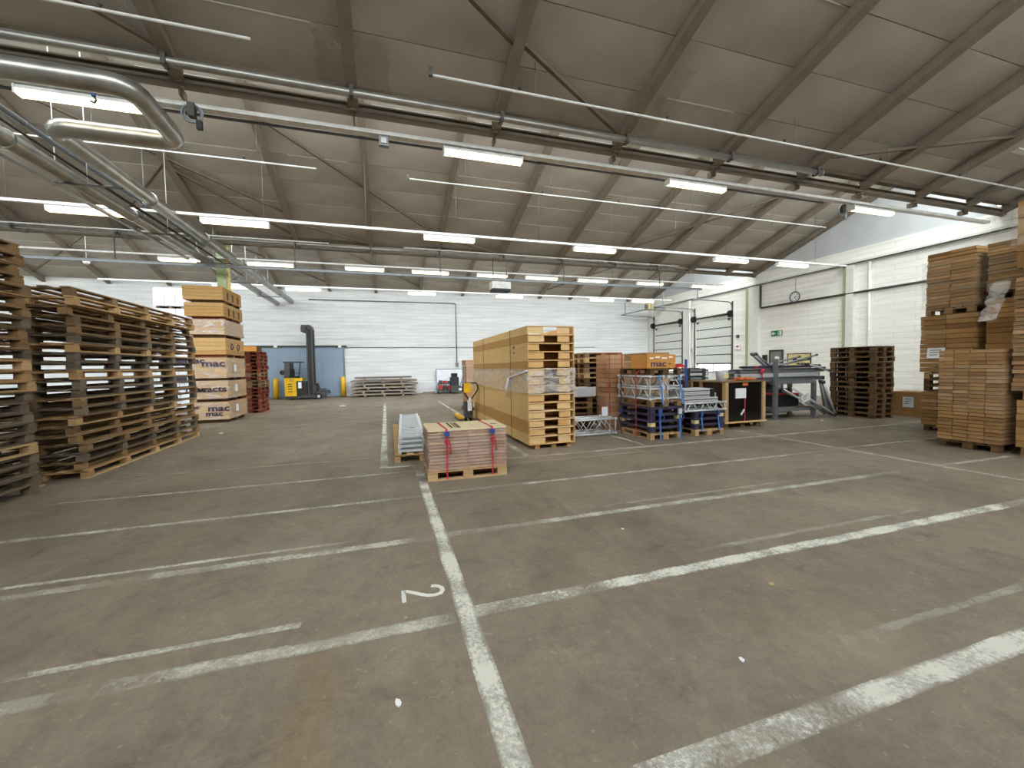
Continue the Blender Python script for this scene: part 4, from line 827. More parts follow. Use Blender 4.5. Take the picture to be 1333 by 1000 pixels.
# ------------------------------------------------------------------ panel tower with printed film
lev = [(.12, .69, 'mac'), (.80, 1.38, 'mac'), (1.47, 2.13, 'mac'), (2.23, 2.77, 'dot'), (2.88, 3.36, 'white'), (3.46, 3.90, ''), (3.99, 4.43, '')]
desc = ['bottom film-wrapped', 'second film-wrapped', 'third film-wrapped', 'fourth, unwrapped', 'fifth, whitish film-wrapped', 'sixth, plain brown', 'topmost, plain brown']
zt = 0
for i, (z0, z1, k) in enumerate(lev):
    dx = -.02 * i + (.02 if i % 2 else 0); X0b, X1b = -5.98 + dx * .6, -4.93 + dx * .3
    bp = thing('bearer_set', 'timber bearers under the %s panel bundle of the tower' % desc[i].split(',')[0].split(' ')[0], 'bearers', (-5.45, 16.3, zt))
    for y in (-.72, 0, .72): bx('bearer', -.42, .46, y - .06, y + .06, 0, z0 - zt, 'pallet_red' if i in (3, 5) else 'pallet_dark', bp)
    b = thing('panel_bundle', '%s bundle of brown panels in the tall tower' % desc[i], 'bundle', ((X0b + X1b) / 2, 16.3, z0)); hw_ = (X1b - X0b) / 2; ns = 4
    for q in range(ns): 
        jx = random.uniform(-.006, .006); bx('panel', -hw_ + jx, hw_ + jx, -.9, .9, q * (z1 - z0) / ns, (q + 1) * (z1 - z0) / ns - .006, 'chipboard', b)
    if k in ('mac', 'white'):
        mb('stretch_wrap', wrapmesh(-hw_ - .01, hw_ + .01, -.912, .912, -.01, z1 - z0 + .005, .018, 'stretch_film', 14, 8, 20 + i), 'stretch_film_thick' if k == 'white' else 'bundle_film', b)
    if k == 'mac':
        for (tx, tz, sz_, fl_) in (((.18, .40, .30, 1), (-.32, .48, .24, 1)) if i == 2 else ((-.35, .30, .26, 1), (.10, .30, .26, -1)) if i == 1 else ((.25, .36, .28, 1), (.12, .19, .22, -1), (-.46, .42, .16, 1))):
            text('lettering', 'mac' if not (i == 1 and fl_ < 0) else 'wacts', sz_, 'print_violet', b, (tx, -.938, tz * (z1 - z0) / .57), (R(90), 0, 0) if fl_ > 0 else (R(90), 0, 0), 1.35, .006)
        paperp = bx('delivery_note', hw_ + .03, hw_ + .034, -.35, -.1, .2, .44, 'paper', b)
    if k == 'dot':
        for y in (-.35, .25): mb('printed_ring', MB().tube([(hw_ + .004, y + .1 * math.cos(a * math.pi / 8), .27 + .1 * math.sin(a * math.pi / 8)) for a in range(16)], .022, 5, True), 'print_violet', b)
    if k == '' and i > 4:
        for y in (-.45, .0, .5): bx('strap_band', hw_ + .006, hw_ + .012, y - .05, y + .05, .05, .3, 'print_dark', b)
    zt = z1
# white wrapped tower behind the long pallets
for i in range(6):
    z0 = i * .9; nm = ['bottom', 'second', 'third', 'fourth', 'fifth', 'topmost'][i]
    b = thing('white_bundle', 'white wrapped bundle behind long pallets, %s of its tower' % nm, 'bundle', (-8.95, 22.3, z0), group='white tower')
    for x in (-.45, 0, .45): bx('bearer', x - .06, x + .06, -.7, .7, 0, .1, 'pallet_brown', b)
    for q in range(6): bx('white_panel', -.6 + q * .2, -.6 + q * .2 + .185, -.72 - .02 * (q % 2), .72, .1, .88, 'white_wrap', b)
    if i in (1, 2): bx('printed_band', -.5, .5, -.75, -.741, .3, .55, 'print_violet', b)
# dark blue container with wooden box near the red stack
k = thing('blue_bin', 'dark blue metal bin beside the sliding door behind red pallets', 'bin', (-6.9, 22.6, 0)); bx('body', -.5, .5, -.4, .4, .1, 2.35, 'truck_grey', k); bx('rim', -.53, .53, -.43, .43, 2.35, 2.42, 'blue_door', k)
for x in (-.4, .4): bx('foot', x - .06, x + .06, -.3, .3, 0, .1, 'dark_steel', k)
for q in range(4): bx('rib', -.45 + q * .28, -.41 + q * .28, -.43, -.4, .15, 2.3, 'truck_dark', k)
k = thing('timber_crate', 'orange timber crate rising behind the red pallet stack', 'crate', (-5.95, 21.2, 0)); 
for q in range(9): bx('slat', -.45, .45, -.4, -.37, .02 + q * .31, .30 + q * .31, 'orange_wood', k); bx('slat', -.45, .45, .37, .40, .02 + q * .31, .30 + q * .31, 'orange_wood', k)
for x in (-.43, .43): bx('post', x - .04, x + .04, -.37, .37, 0, 2.8, 'pallet_dark', k)
# green container behind the leftmost stack
k = thing('green_container', 'green corrugated container seen through the left edge pallets', 'container', (-7.0, 6.2, 0)); bx('body', -.7, .7, -1.2, 1.2, .1, 1.95, 'green_paint', k)
for q in range(12): bx('rib', .7, .73, -1.15 + q * .2, -1.05 + q * .2, .12, 1.9, 'green_paint', k)
for y in (-1, 1): bx('foot', -.6, .6, y - .08, y + .08, 0, .1, 'dark_steel', k)

# ------------------------------------------------------------------ reach truck
t = thing('reach_truck', 'yellow and grey reach truck before the blue sliding door', 'forklift', (-4.4, 25.95, 0))
mb('chassis', MB().box(-1.0, .1, -.55, .55, .08, .22), 'truck_grey', t)
for y in (-.5, .5):
    mb('support_leg', MB().box(-.2, 1.0, y - .09, y + .09, .1, .26).prism([(.55, .26), (1.22, .26), (1.15, .46), (.65, .46)], 'y', y - .11, y + .11), 'truck_grey', t)
    mb('wheel', MB().disc((.72, y - .125, .17), .17, .25, 'y', 18), 'black_rubber', t); mb('wheel_hub', MB().disc((.72, y - .135, .17), .08, .27, 'y', 14), 'alu', t)
mb('drive_wheel', MB().disc((-.75, -.12, .17), .17, .24, 'y', 18), 'black_rubber', t)
mb('body', MB().prism([(-1.0, .22), (-.42, .22), (-.42, 1.05), (-.12, 1.08), (-.10, 1.22), (-1.02, 1.24)], 'y', -.56, .56), 'yellow', t)
bx('vent_slots', -.9, -.55, -.575, -.56, .4, 1.0, 'yellow', t)
for q in range(4): bx('slot', -.85, -.62, -.58, -.575, .45 + q * .14, .5 + q * .14, 'truck_dark', t)
text('fleet_marking', '1 52', .2, 'print_dark', t, (-.75, -.585, 1.1), (R(90), 0, 0))
bx('battery_box', -.42, .12, -.54, .54, .24, 1.02, 'truck_dark', t); bx('sticker', -.33, -.16, -.55, -.545, .65, 1.0, 'paper', t)
mb('backrest_panel', MB().prism([(-1.04, 1.24), (-.76, 1.24), (-.72, 2.1), (-1.0, 2.1)], 'y', -.5, .5), 'truck_grey', t)
mb('overhead_guard', MB().box(-1.05, -.15, -.5, -.42, 2.1, 2.16).box(-1.05, -.15, .42, .5, 2.1, 2.16).box(-1.05, -.97, -.42, .42, 2.1, 2.16).box(-.23, -.15, -.42, .42, 2.1, 2.16).box(-.62, -.56, -.42, .42, 2.1, 2.15), 'truck_dark', t)
mb('guard_post', MB().bar((-.3, -.46, 1.1), (-.2, -.46, 2.1), .05, .05), 'truck_dark', t)
mb('seat', MB().box(-.76, -.42, -.25, .3, 1.2, 1.34).box(-.76, -.64, -.25, .3, 1.34, 1.75), 'black_rubber', t)
mb('steering_wheel', MB().tube([(-.42 + .13 * math.cos(a * math.pi / 8), .13 * math.sin(a * math.pi / 8) - .1, 1.5) for a in range(16)], .018, 6, True), 'black_rubber', t)
mb('rear_mirror', MB().disc((-1.14, -.4, 1.55), .13, .06, 'y', 14), 'truck_dark', t)
for y in (-.36, .36):
    mb('mast_rail', MB().box(.14, .21, y - .06, y + .06, .12, 4.15).box(.39, .46, y - .06, y + .06, .12, 4.05), 'truck_grey', t); mb('rail_web', MB().box(.21, .39, y - .02, y + .02, .12, 4.1), 'truck_dark', t)
    mb('inner_mast', MB().box(.24, .36, y * .8 - .04, y * .8 + .04, .3, 4.1), 'truck_dark', t)
    mb('lift_cylinder', MB().tube([(.30, y * .5, .2), (.30, y * .5, 3.9)], .04, 10), 'alu', t)
mb('mast_head', MB().prism([(-.12, 3.85), (.02, 3.8), (.1, 3.95), (.42, 4.0), (.42, 4.18), (.34, 4.24), (-.08, 4.24), (-.12, 4.1)], 'y', -.42, .42), 'truck_grey', t)
for z in (.6, 1.9, 3.1): bx('mast_crossmember', .12, .2, -.36, .36, z, z + .12, 'truck_grey', t)
bx('fork_carriage', .46, .56, -.4, .4, .35, .8, 'truck_grey', t)
for y in (-.22, .22): mb('fork', MB().box(.56, .62, y - .05, y + .05, .3, .9).box(.56, 1.05, y - .05, y + .05, .52, .57), 'dark_steel', t)
mb('hose', MB().tube(fillet([(.5, -.2, .5), (.75, -.3, .55), (.7, -.3, .8), (.48, -.2, .85)], .08), .02, 6), 'black_rubber', t)

# ------------------------------------------------------------------ timber pile and bits at the back wall
rgp = random.Random(8)
for i in range(6):
    L_ = 3.75 if i < 5 else 3.3; z = i * .2
    t = thing('timber_skid', 'long grey timber skid by back wall, %s of its pile' % frm(i, 6), 'skid', (-.05 + rgp.uniform(-.1, .12), 26.25, z), R(rgp.uniform(-1, 1)), 'timber skids')
    for y in (-.5, -.17, .17, .5): bx('plank', -L_ / 2 + rgp.uniform(-.06, .06), L_ / 2 + rgp.uniform(-.06, .06), y - .08, y + .08, .10, .19, 'weathered', t)
    off = rgp.uniform(-.2, .2)
    for x in (-1.1 + off, 0 + off, 1.1 + off): bx('crosspiece', x - .06, x + .06, -.62, .55, 0, .10, 'pallet_tan' if i % 2 else 'weathered', t)
for i, (x0, x1, lab) in enumerate(((2.05, 2.95, 'short weathered plank lying at foot of back wall'), (2.25, 3.05, 'upper short weathered plank at foot of back wall'))):
    o = thing('loose_plank', lab, 'plank', ((x0 + x1) / 2, 26.6, i * .07)); bx('board', -(x1 - x0) / 2, (x1 - x0) / 2, -.12, .12, 0, .065, 'weathered', o); bx('end_nail_strip', -.05, .05, -.125, .125, .065, .07, 'pallet_tan', o)
k = thing('tool_trolley', 'low trolley heaped with red tools by the back wall', 'trolley', (3.65, 26.3, 0)); bx('tray', -.45, .45, -.35, .35, .22, .28, 'truck_dark', k); bx('upper_tray', -.45, .45, -.35, .35, .62, .68, 'truck_dark', k)
for x in (-.42, .42):
    for y in (-.32, .32): bx('leg', x - .02, x + .02, y - .02, y + .02, .08, .75, 'dark_steel', k); mb('caster', MB().disc((x, y - .02, .06), .06, .04, 'y', 10), 'black_rubber', k)
for q, (x, w_, h_, mt) in enumerate(((-.3, .2, .3, 'red'), (-.02, .22, .26, 'print_dark'), (.26, .2, .22, 'red'))): bx('tool_case', x - w_ / 2, x + w_ / 2, -.3, .1, .28, .28 + h_, mt, k); bx('tool_case', x - w_ / 2, x + w_ / 2, -.3, .1, .68, .68 + h_ * .6, 'red' if q == 1 else 'truck_grey', k)
k = thing('floor_scrubber', 'dark grey floor machine standing at the back wall', 'floor machine', (4.35, 26.1, 0)); mb('base', MB().prism([(-.4, .08), (.4, .08), (.42, .35), (.2, .5), (-.4, .5)], 'y', -.35, .35), 'truck_grey', k); bx('tank', -.38, .12, -.3, .3, .5, 1.05, 'truck_dark', k); bx('seat', -.3, .05, -.2, .2, 1.05, 1.3, 'black_rubber', k)
mb('handle', MB().tube(fillet([(.3, -.25, .5), (.45, -.25, 1.0), (.45, .25, 1.0), (.3, .25, .5)], .08), .02, 6), 'black_rubber', k); bx('label_plate', .1, .3, -.37, -.35, .2, .35, 'paper', k)
for y in (-.3, .26): mb('wheel', MB().disc((-.2, y, .1), .1, .05, 'y', 12), 'black_rubber', k)
k = thing('white_board', 'white board leaning on back wall behind floor machine', 'board', (4.05, 26.95, 0)); bx('panel', -.85, .85, -.02, .02, .05, 1.55, 'white_wrap', k); mb('frame', MB().box(-.88, .88, -.03, .03, 1.55, 1.6).box(-.88, -.85, -.03, .03, 0, 1.6).box(.85, .88, -.03, .03, 0, 1.6), 'grey_steel', k)

# ------------------------------------------------------------------ aluminium trusses
def truss(lab, loc, L, W, H_, bays, along='x', grp='aluminium trusses'):
    t = thing('aluminium_truss', lab, 'truss', loc, 0 if along == 'x' else R(90), grp); r = .022
    for y in (0, W):
        for z in (0, H_): mb('chord', MB().tube([(0, y, z + r), (L, y, z + r)], r, 8), 'alu', t)
    stp = L / bays
    for k in range(bays):
        a, b = (k * stp + .03, (k + 1) * stp - .03)
        if k % 2: a, b = b, a
        for y in (0, W): mb('diagonal_brace', MB().tube([(a, y, r), (b, y, H_ + r)], .011, 6), 'alu', t)
        for z in (0, H_): mb('diagonal_brace', MB().tube([(a, 0, z + r), (b, W, z + r)], .011, 6), 'alu', t)
    for x in (0.0, L):
        mb('end_frame', MB().tube([(x, 0, r), (x, W, r), (x, W, H_ + r), (x, 0, H_ + r)], .014, 6, True), 'alu', t)
        for y in (0, W):
            for z in (0, H_): mb('coupler', MB().tube([(x - .03, y, z + r), (x + .03, y, z + r)], .03, 8), 'alu', t)
    return t
truss('aluminium truss lying on floor right of plywood crate, front one', (3.9, 8.42, .03), 1.28, .26, .34, 4)
truss('aluminium truss lying on floor right of plywood crate, rear one', (3.9, 8.76, .03), 1.2, .26, .34, 4)
bx_ = thing('paper_sheet', 'white paper tag standing on the floor trusses', 'tag', (5.0, 8.6, .46)); bx('sheet', -.08, .08, -.002, .002, -.02, .2, 'paper', bx_)
# strapped cartons behind
carton_block('strapped stack right of crate, lower half', 'strapped cartons, lower', 5.28, 5.78, 8.98, 9.5, .0, .98, 8, 1, 'card_pink', 51, axis='x')
carton_block('strapped stack right of crate, upper half', 'strapped cartons, upper', 5.28, 5.78, 8.98, 9.5, .98, 1.93, 8, 1, 'card_pink', 52, axis='x')
for i, x in enumerate((5.34, 5.7)):
    s = thing('strap', 'red strap on carton stack right of crate, %s of two' % ('left' if i == 0 else 'right'), 'strap', (x, 9.24, 0), group='red straps on stack'); mb('band', MB().bar((0, -.295, 0), (0, -.295, 1.95), .02, .004, (0, 1, 0)).bar((0, -.295, 1.95), (0, .29, 1.95), .02, .004), 'pink_strap', s); bx('buckle', -.02, .02, -.31, -.296, 1.1, 1.18, 'red', s)
tower_pallet('pallet under white-labelled cartons behind the truss pallet', (6.95, 9.75, 0), 90)
carton_block('labelled stack behind the truss pallet', 'labelled cartons', 6.58, 7.32, 9.2, 10.3, .146, 1.98, 8, 1, 'card_light', 53, axis='x')
for i, z in enumerate((1.38, 1.6, 1.82)): paper('white label on cartons behind truss pallet, %s of three' % ['lowest', 'middle', 'top'][i], (6.75, 9.17, z), (R(90), 0, 0), .26, .08)
# truss pallet 1
pallet('front pallet carrying purple plates, trusses and the orange box', None, (5.9, 8.12, 0), R(90), 'pallet_tan')
def plates(where, x0, x1, y0, y1, z0, n, h, grp):
    for k in range(n):
        t = thing('base_plate', 'dark violet steel base plate, %s, on %s' % (frm(k, n), where), 'plate', ((x0 + x1) / 2, (y0 + y1) / 2, z0 + k * h), 0, grp); hx, hy = (x1 - x0) / 2, (y1 - y0) / 2
        bx('plate', -hx, hx, -hy, hy, h * .62, h - .004, 'purple_plate', t)
        for sx in (-1, 1):
            for sy in (-1, 1): bx('spacer_block', sx * (hx - .08) - .06, sx * (hx - .08) + .06, sy * (hy - .08) - .06, sy * (hy - .08) + .06, 0, h * .62, 'yellow_board' if (k + sx) % 3 == 0 else 'purple_plate', t)
plates('the front truss pallet', 5.48, 6.34, 7.5, 8.74, .146, 4, .145, 'violet plates front')
pallet('middle pallet between violet plates and trusses', None, (5.9, 8.12, .728), R(90), 'pallet_brown')
for k in range(2):
    for q in range(2):
        truss('aluminium truss on front truss pallet, %s %s' % (['lower', 'upper'][k], ['left', 'right'][q]), (5.82 + q * .46, 7.52, .875 + k * .272), 1.22, .34, .225, 5, 'y', 'trusses on front pallet')
pallet('wooden pallet lying on top of the strapped trusses', None, (5.9, 8.12, 1.425), R(90), 'pallet_dark')
b = thing('printed_box', 'orange wooden box printed mac on top of trusses', 'box', (5.83, 7.9, 1.57)); bx('body', -.36, .36, -.3, .3, 0, .30, 'orange_wood', b)
for k in range(3): bx('board', -.37, .37, -.312, -.30, .005 + k * .1, .098 + k * .1, 'orange_wood', b)
text('lettering', 'mac', .19, 'print_violet', b, (-.08, -.316, .10), (R(90), 0, 0), 1.3, .004); text('lettering', '-', .15, 'print_violet', b, (.22, -.316, .11), (R(90), 0, 0), 1.4, .004)
for (x, wd, z) in ((-.25, .1, .22), (-.1, .12, .24), (.08, .14, .22), (.25, .1, .24)): bx('worn_print', x - wd / 2, x + wd / 2, -.315, -.312, z - .012, z + .02, 'print_white', b)
b = thing('printed_box', 'smaller plain orange wooden box behind the printed one', 'box', (6.2, 8.45, 1.57)); bx('body', -.2, .3, -.2, .2, 0, .3, 'orange_wood', b); bx('lid', -.21, .31, -.21, .21, .3, .325, 'orange_wood', b)
o = thing('red_tarp', 'red folded tarp beside the orange printed box', 'tarp', (6.33, 7.85, 1.57)); mb('cloth', MB().prism([(-.12, 0), (.16, 0), (.12, .06), (.02, .09), (-.1, .05)], 'y', -.25, .15), 'red', o); bx('fold', -.08, .1, -.27, -.2, 0, .03, 'orange', o)
for i, (x, mat_, lab) in enumerate(((5.66, 'blue_strap', 'left blue ratchet strap on the front truss pallet'), (6.18, 'blue_strap', 'right blue ratchet strap on the front truss pallet'))):
    s = thing('ratchet_strap', lab, 'strap', (x, 7.46, 0), group='blue straps'); mb('band', MB().bar((.05, -.01, .0), (0, -.04, .6), .035, .004, (0, 1, 0)).bar((.1, -.03, .78), (.0, -.02, 1.42), .035, .004, (0, 1, 0)), mat_, s)
    bx('ratchet', -.04, .04, -.07, -.03, .56, .68, 'alu' if i else 'blue', s); mb('loose_loop', MB().tube([(.05 + .05 * math.cos(a), -.06, .5 + .06 * math.sin(a)) for a in range(6)], .012, 5, True), 'blue', s)
s = thing('ratchet_strap', 'dark red strap round the left side of the front truss pallet', 'strap', (5.42, 7.95, 0)); mb('band', MB().bar((0, 0, .0), (0, 0, 1.45), .03, .004, (1, 0, 0)).bar((0, 0, 1.45), (.12, -.05, 1.58), .03, .004, (1, 0, 0)), 'pink_strap', s); bx('buckle', -.03, .0, -.03, .03, .45, .6, 'truck_grey', s)
s = thing('ratchet_strap', 'violet strap at rear left corner of front truss pallet', 'strap', (5.42, 8.55, 0)); mb('band', MB().bar((0, 0, .0), (0, 0, 1.45), .03, .004, (1, 0, 0)), 'print_violet', s); bx('buckle', -.03, .0, -.03, .03, .5, .62, 'blue', s)
# truss pallet 2
pallet('second pallet with violet plates between truss pallet and black crate', None, (7.12, 8.15, 0), R(90), 'pallet_tan')
plates('the second truss pallet', 6.7, 7.56, 7.55, 8.76, .146, 3, .135, 'violet plates second')
truss('aluminium truss lying crosswise on the second truss pallet', (6.45, 7.56, .56), 1.12, .26, .17, 6, 'x', 'trusses on second pallet')
truss('rear aluminium truss lying crosswise on the second truss pallet', (6.45, 8.0, .56), 1.12, .26, .17, 6, 'x', 'trusses on second pallet')
for k in range(3):
    b = thing('profile_beam', 'grey flat aluminium profile on second truss pallet, %s of three' % ['lowest', 'middle', 'top'][k], 'beam', (6.45, 7.75, .785 + k * .1)); bx('profile', 0, .95 - .05 * k, -.15, .4, 0, .09, 'alu', b); bx('groove', 0, .95 - .05 * k, -.155, -.15, .035, .055, 'dark_steel', b)
bx('end_clamp', .72, .84, -.165, -.15, -.1, .09, 'black_rubber', b)
for i, x in enumerate((6.86, 7.33)):
    s = thing('ratchet_strap', '%s blue strap on the second truss pallet' % ('left' if i == 0 else 'right'), 'strap', (x, 7.52, 0), group='blue straps second'); mb('band', MB().bar((.05, 0, .1), (-.02, -.0, .58), .035, .004, (0, 1, 0)), 'blue_strap', s); bx('ratchet', -.03, .03, -.03, 0, .46, .56, 'blue', s)
# ------------------------------------------------------------------ black wrapped crate
pallet('pallet beneath the black wrapped crate', None, (8.68, 8.5, 0), R(0), 'pallet_brown')
c = thing('black_crate', 'black film-wrapped crate with pale timber corner posts', 'crate', (8.68, 8.02, .146))
bx('base_board', -.68, .68, -.03, 1.22, 0, .035, 'ply_end', c); bx('wrapped_load', -.60, .60, .03, 1.15, .035, 1.02, 'black_film', c); bx('lid', -.66, .66, -.01, 1.2, 1.02, 1.045, 'pallet_brown', c)
for x in (-.64, .56): bx('corner_post', x, x + .09, -.01, .03, .035, 1.02, 'pallet_tan', c); bx('corner_post', x, x + .09, 1.15, 1.19, .035, 1.02, 'pallet_tan', c)
for x in (-.64, .6): bx('corner_post', x, x + .04, .03, .10, .035, 1.02, 'pallet_tan', c); bx('corner_post', x, x + .04, .78, .88, .035, 1.02, 'pallet_brown', c)
bx('label_sheet', -.30, .02, -.0, .024, .62, .87, 'paper', c); bx('red_label', -.08, .08, .0, .025, .93, 1.0, 'orange', c)
mb('red_strap', MB().bar((0, .02, .035), (0, .015, .64), .03, .004, (0, 1, 0)), 'pink_strap', c); mb('film_tail', MB().bar((-.14, .0, .2), (-.03, .005, .33), .05, .006, (0, 1, 0)), 'white_wrap', c)
k = thing('white_bucket', 'white plastic bucket standing on the black wrapped crate', 'bucket', (8.25, 8.35, 1.192)); mb('pail', MB().tube([(0, 0, 0), (0, 0, .26), (0, 0, .28)], [.12, .15, .16], 16), 'white_wrap', k); mb('handle', MB().tube([(.15 * math.cos(a * math.pi / 8), 0, .26 - .1 * math.sin(a * math.pi / 8)) for a in range(9)], .006, 5), 'dark_steel', k); bx('label', -.07, .07, -.155, -.14, .08, .2, 'yellow_board', k)
k = thing('strap_heap', 'orange heap of straps on the black wrapped crate', 'straps', (8.95, 8.3, 1.192)); mb('heap', MB().tube([(-.3 + .06 * a, .08 * math.sin(a * 1.7), .03 + .02 * (a % 2)) for a in range(11)], .03, 6).tube([(-.25 + .05 * a, .07 * math.cos(a * 2.1), .07) for a in range(9)], .025, 6), 'orange', k); mb('band_end', MB().bar((.2, 0, .03), (.42, .04, .01), .04, .01), 'red', k)
# ------------------------------------------------------------------ bars, rack, tubes
for i in range(8):
    pallet('pallet of hidden stack behind black crate, %s of its stack' % frm(i, 8), 'pallets under clamps', (8.75, 9.95, i * PH), R(rg.uniform(-1, 1)), 'pallet_dark')
rgb = random.Random(12)
for i in range(9):
    z = 8 * PH + .02 + (i // 3) * .12
    b = thing('steel_clamp_bar', 'silver clamp bar, %s row, %s in heap behind black crate' % (['lowest', 'middle', 'top'][i // 3], ['front', 'middle', 'rear'][i % 3]), 'bar', (8.55, 9.62 + (i % 3) * .2, z), R(rgb.uniform(-6, 6)), 'clamp bars')
    mb('bar', MB().bar((-.42, 0, .05), (.42, 0, .05), .09, .07), 'alu' if i % 2 else 'grey_steel', b); bx('jaw', .2, .3, -.07, .07, .0, .115, 'dark_steel', b); bx('jaw', -.3, -.22, -.07, .07, .0, .115, 'truck_dark', b)
b = thing('blue_post', 'upright blue post left of the clamp bar heap', 'post', (8.08, 9.45, 0)); bx('upright', -.025, .025, -.025, .025, .02, 1.78, 'blue', b); bx('foot_plate', -.09, .09, -.09, .09, 0, .02, 'blue', b)
rk = thing('steel_rack', 'grey steel rack frame carrying the long bars', 'rack', (11.45, 8.85, 0))
for x in (-.78, .72):
    for y in (0, .75): bx('upright', x - .05, x + .05, y - .05, y + .05, 0, 1.02, 'grey_steel', rk); bx('foot', x - .07, x + .07, y - .07, y + .07, 0, .015, 'grey_steel', rk)
for y in (0, .75): bx('top_beam', -.83, .77, y - .04, y + .04, 1.02, 1.10, 'grey_steel', rk); bx('low_beam', -.73, .67, y - .03, y + .03, .22, .30, 'grey_steel', rk)
for x in (-.78, .72): bx('side_beam', x - .03, x + .03, .05, .70, .22, .30, 'grey_steel', rk); bx('side_beam', x - .03, x + .03, .04, .71, 1.02, 1.10, 'grey_steel', rk)
bx('shelf_board', -.72, .66, .05, .70, .30, .325, 'weathered', rk); bx('side_post', -.83, -.73, -.05, .05, 1.10, 1.75, 'grey_steel', rk); 
names_b = ['front', 'second', 'third', 'rear']
for r_i in range(3):
    for c_i in range(4):
        x0 = 9.35 + rgb.uniform(-.2, .15); x1 = 12.7 + rgb.uniform(-.3, .1); z = 1.105 + r_i * .125
        b = thing('long_steel_bar', 'long grey steel profile on rack, %s layer, %s' % (['bottom', 'middle', 'top'][r_i], names_b[c_i]), 'bar', (0, 8.93 + c_i * .17, z), 0, 'long bars on rack')
        m = MB().box(x0, x1, -.06, .06, 0, .012).box(x0, x1, -.06, .06, .10, .112).box(x0, x1, -.06 if r_i % 2 else -.012, -.045 if r_i % 2 else .012, .012, .10)
        mb('profile', m, ['grey_steel', 'alu', 'grey_steel'][r_i], b); bx('end_plate', x1, x1 + .012, -.065, .065, 0, .115, 'dark_steel', b)
s = thing('strap', 'dark red strap bunched around the long bars', 'strap', (10.15, 8.83, 1.1)); mb('band', MB().bar((0, 0, 0), (0, 0, .38), .04, .004, (0, 1, 0)).bar((0, 0, .38), (0, .6, .38), .04, .004), 'pink_strap', s); mb('knot', MB().tube([(.07 * math.cos(a), -.02, .3 + .06 * math.sin(a * 1.3)) for a in range(7)], .025, 6), 'pink_strap', s)
def leaning(lab, p0, p1, r=.025, mat='grey_steel', grp='leaning tubes'):
    t = thing('steel_tube', lab, 'tube', p0, 0, grp); d = Vector(p1) - Vector(p0); u = d.normalized()
    mb('tube', MB().tube([(0, 0, 0), d], r, 8), mat, t); mb('end_collar', MB().tube([d - u * .08, d], r * 1.35, 8), 'dark_steel', t); mb('end_collar', MB().tube([(0, 0, 0), u * .08], r * 1.35, 8), 'dark_steel', t)
leaning('steel tube sloping right over the long bars, uppermost', (10.9, 9.1, 1.52), (12.65, 9.1, 1.86))
leaning('steel tube sloping right over the long bars, lower one', (11.0, 9.3, 1.52), (12.6, 9.3, 1.74))
leaning('steel tube sloping right over the long bars, rear one', (10.7, 9.45, 1.52), (12.4, 9.45, 1.82))
for i in range(3): leaning('bent-up steel tube rising left over the long bars, %s' % ['front', 'middle', 'rear'][i], (10.75 + .08 * i, 9.05 + .15 * i, 1.50), (10.15 + .08 * i, 9.05 + .15 * i, 1.92), .028, 'alu' if i == 1 else 'grey_steel', 'bent-up tubes')
leaning('long pale tube slanting under the rack to the floor, front', (10.9, 8.62, .98), (12.75, 8.62, .05), .03, 'alu')
leaning('long pale tube slanting under the rack to the floor, rear', (10.9, 9.25, .96), (12.8, 9.25, .06), .03, 'grey_steel')
leaning('grey tube slanting under the rack above the shelf', (10.8, 9.1, .92), (12.5, 9.1, .36), .028, 'grey_steel')
for i in range(4): leaning('steep steel tube propped against bar ends, %s counting from rack' % ['first', 'second', 'third', 'fourth'][i], (12.88 + .03 * i, 8.7 + .12 * i, .04), (12.35 + .12 * i, 8.7 + .12 * i, 1.08), .03, 'grey_steel' if i % 2 else 'alu', 'steep tubes')
paper('white sheet hanging on the tubes under the rack', (11.5, 8.58, .62), (R(90), R(-18), 0), .34, .22)
k = thing('storage_box', 'dark storage box on floor beneath the rack', 'box', (11.4, 9.25, .325)); bx('body', -.5, .5, -.15, .3, 0, .35, 'truck_dark', k); bx('lid', -.52, .52, -.17, .32, .35, .39, 'red', k)

# ------------------------------------------------------------------ crumpled film patches at the near rafters, hoist hook
def film_patch(lab, x0, x1, y0, y1, rx, seed):
    rg = random.Random(seed); m = MB(); nx, ny = 14, 10
    for j in range(ny + 1):
        for i in range(nx + 1):
            fx = i / nx; fy = j / ny; x = x0 + (x1 - x0) * fx; y = y0 + (y1 - y0) * fy
            edge = min(fx, 1 - fx, fy, 1 - fy); d = abs(x - rx)
            dip = .27 if d < .13 else max(.02, .27 - (d - .13) * 1.1)
            x += rg.uniform(-.03, .03) * (1.6 if edge < .05 else 1); y += rg.uniform(-.03, .03) * (1.6 if edge < .05 else 1)
            m.v.append((x, y, zc(y, 8.2) - dip - rg.uniform(0, .025)))
    for j in range(ny):
        for i in range(nx): a = j * (nx + 1) + i; m.f.append((a, a + 1, a + nx + 2, a + nx + 1))
    m.sm = True
    tag(mb('film_sheet', m, 'ceiling_film'), lab, 'film')
film('ceiling_film', '#a89880', dens=.20, scale=5)
film_patch('crumpled film taped around the roof rafter above the junction box', -.95, .22, 7.15, 7.98, -.42, 1)
film_patch('crumpled film taped around the roof rafter right of centre', 4.75, 5.85, 6.5, 7.9, 5.06, 2)
h = thing('hoist_hook', 'blue hook hanging under the nearest lamp at left', 'hook', (-4.2, 8.1, 5.98)); mb('shank', MB().bar((0, 0, .0), (0, 0, .32), .05, .04), 'blue', h); mb('hook', MB().tube([(0, 0, 0), (.03, 0, -.05), (.01, 0, -.1), (-.04, 0, -.08)], .015, 6), 'dark_steel', h)

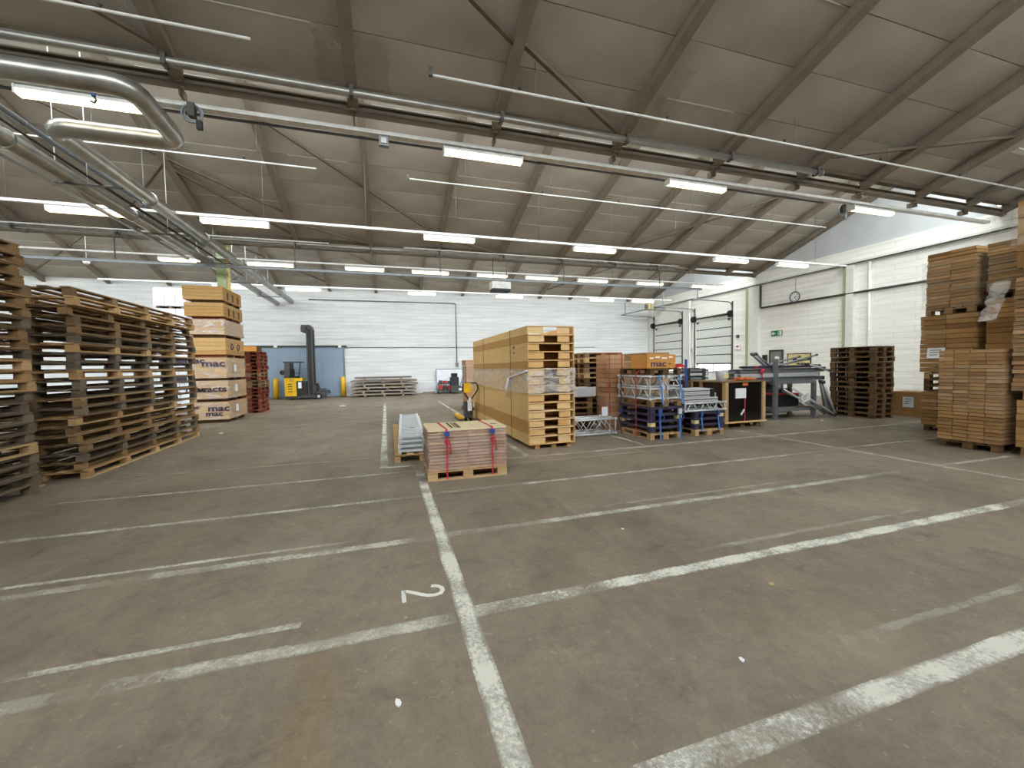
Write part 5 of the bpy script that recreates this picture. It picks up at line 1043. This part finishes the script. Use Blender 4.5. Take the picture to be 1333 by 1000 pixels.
# ------------------------------------------------------------------ more metal stock around the rack
for i, (x, y, w_, d_, z0, z1, lab) in enumerate(((11.3, 10.35, .9, .6, 0, .62, 'dark equipment case behind the rack, lower left'), (12.35, 10.35, .95, .6, 0, .78, 'dark equipment case behind the rack, lower right'), (11.75, 10.35, .8, .5, .78, 1.02, 'flat dark equipment case lying on the two behind rack'))):
    k = thing('equipment_case', lab, 'case', (x, y, z0)); h = z1 - z0
    if i == 2: z0 = .78
    bx('body', -w_ / 2, w_ / 2, -d_ / 2, d_ / 2, 0, h * .7, 'truck_dark', k); bx('lid', -w_ / 2 - .01, w_ / 2 + .01, -d_ / 2 - .01, d_ / 2 + .01, h * .72, h, 'truck_grey', k)
    bx('edge_strip', -w_ / 2 - .012, w_ / 2 + .012, -d_ / 2 - .012, d_ / 2 + .012, h * .70, h * .72, 'alu', k)
    for x2 in (-w_ * .3, w_ * .3): bx('latch', x2 - .04, x2 + .04, -d_ / 2 - .02, -d_ / 2, h * .6, h * .8, 'alu', k)
for i in range(5):
    leaning('slanting tube in the bundle under the rack, %s counting from front' % ['first', 'second', 'third', 'fourth', 'fifth'][i], (10.72 + .1 * i, 8.72 + .1 * i, .93 - .03 * i), (12.45 + .1 * i, 8.72 + .1 * i, .10 + .05 * i), .026, ['alu', 'grey_steel', 'white_metal', 'grey_steel', 'alu'][i], 'tube bundle under rack')
for i in range(3):
    b = thing('hollow_section', 'square hollow section on top of the long bars, %s' % ['front', 'middle', 'rear'][i], 'bar', (9.6 + .15 * i, 8.95 + .2 * i, 1.485), R(1.5 - i)); L_ = 2.6 + .2 * i
    mb('profile', MB().box(0, L_, -.035, .035, 0, .008).box(0, L_, -.035, .035, .062, .07).box(0, L_, -.035, -.027, .008, .062).box(0, L_, .027, .035, .008, .062), ['purple_plate', 'grey_steel', 'alu'][i], b); bx('tape_mark', .4, .5, -.037, .037, -.001, .072, 'red' if i == 0 else 'yellow', b)
for i in range(4):
    leaning('crossed tube lying over the bar ends, %s from front' % ['first', 'second', 'third', 'fourth'][i], (11.9 + .05 * i, 8.85 + .14 * i, 1.60), (12.95, 8.8 + .14 * i, 1.30 + .08 * i), .022, 'grey_steel' if i % 2 else 'alu', 'crossed tubes')
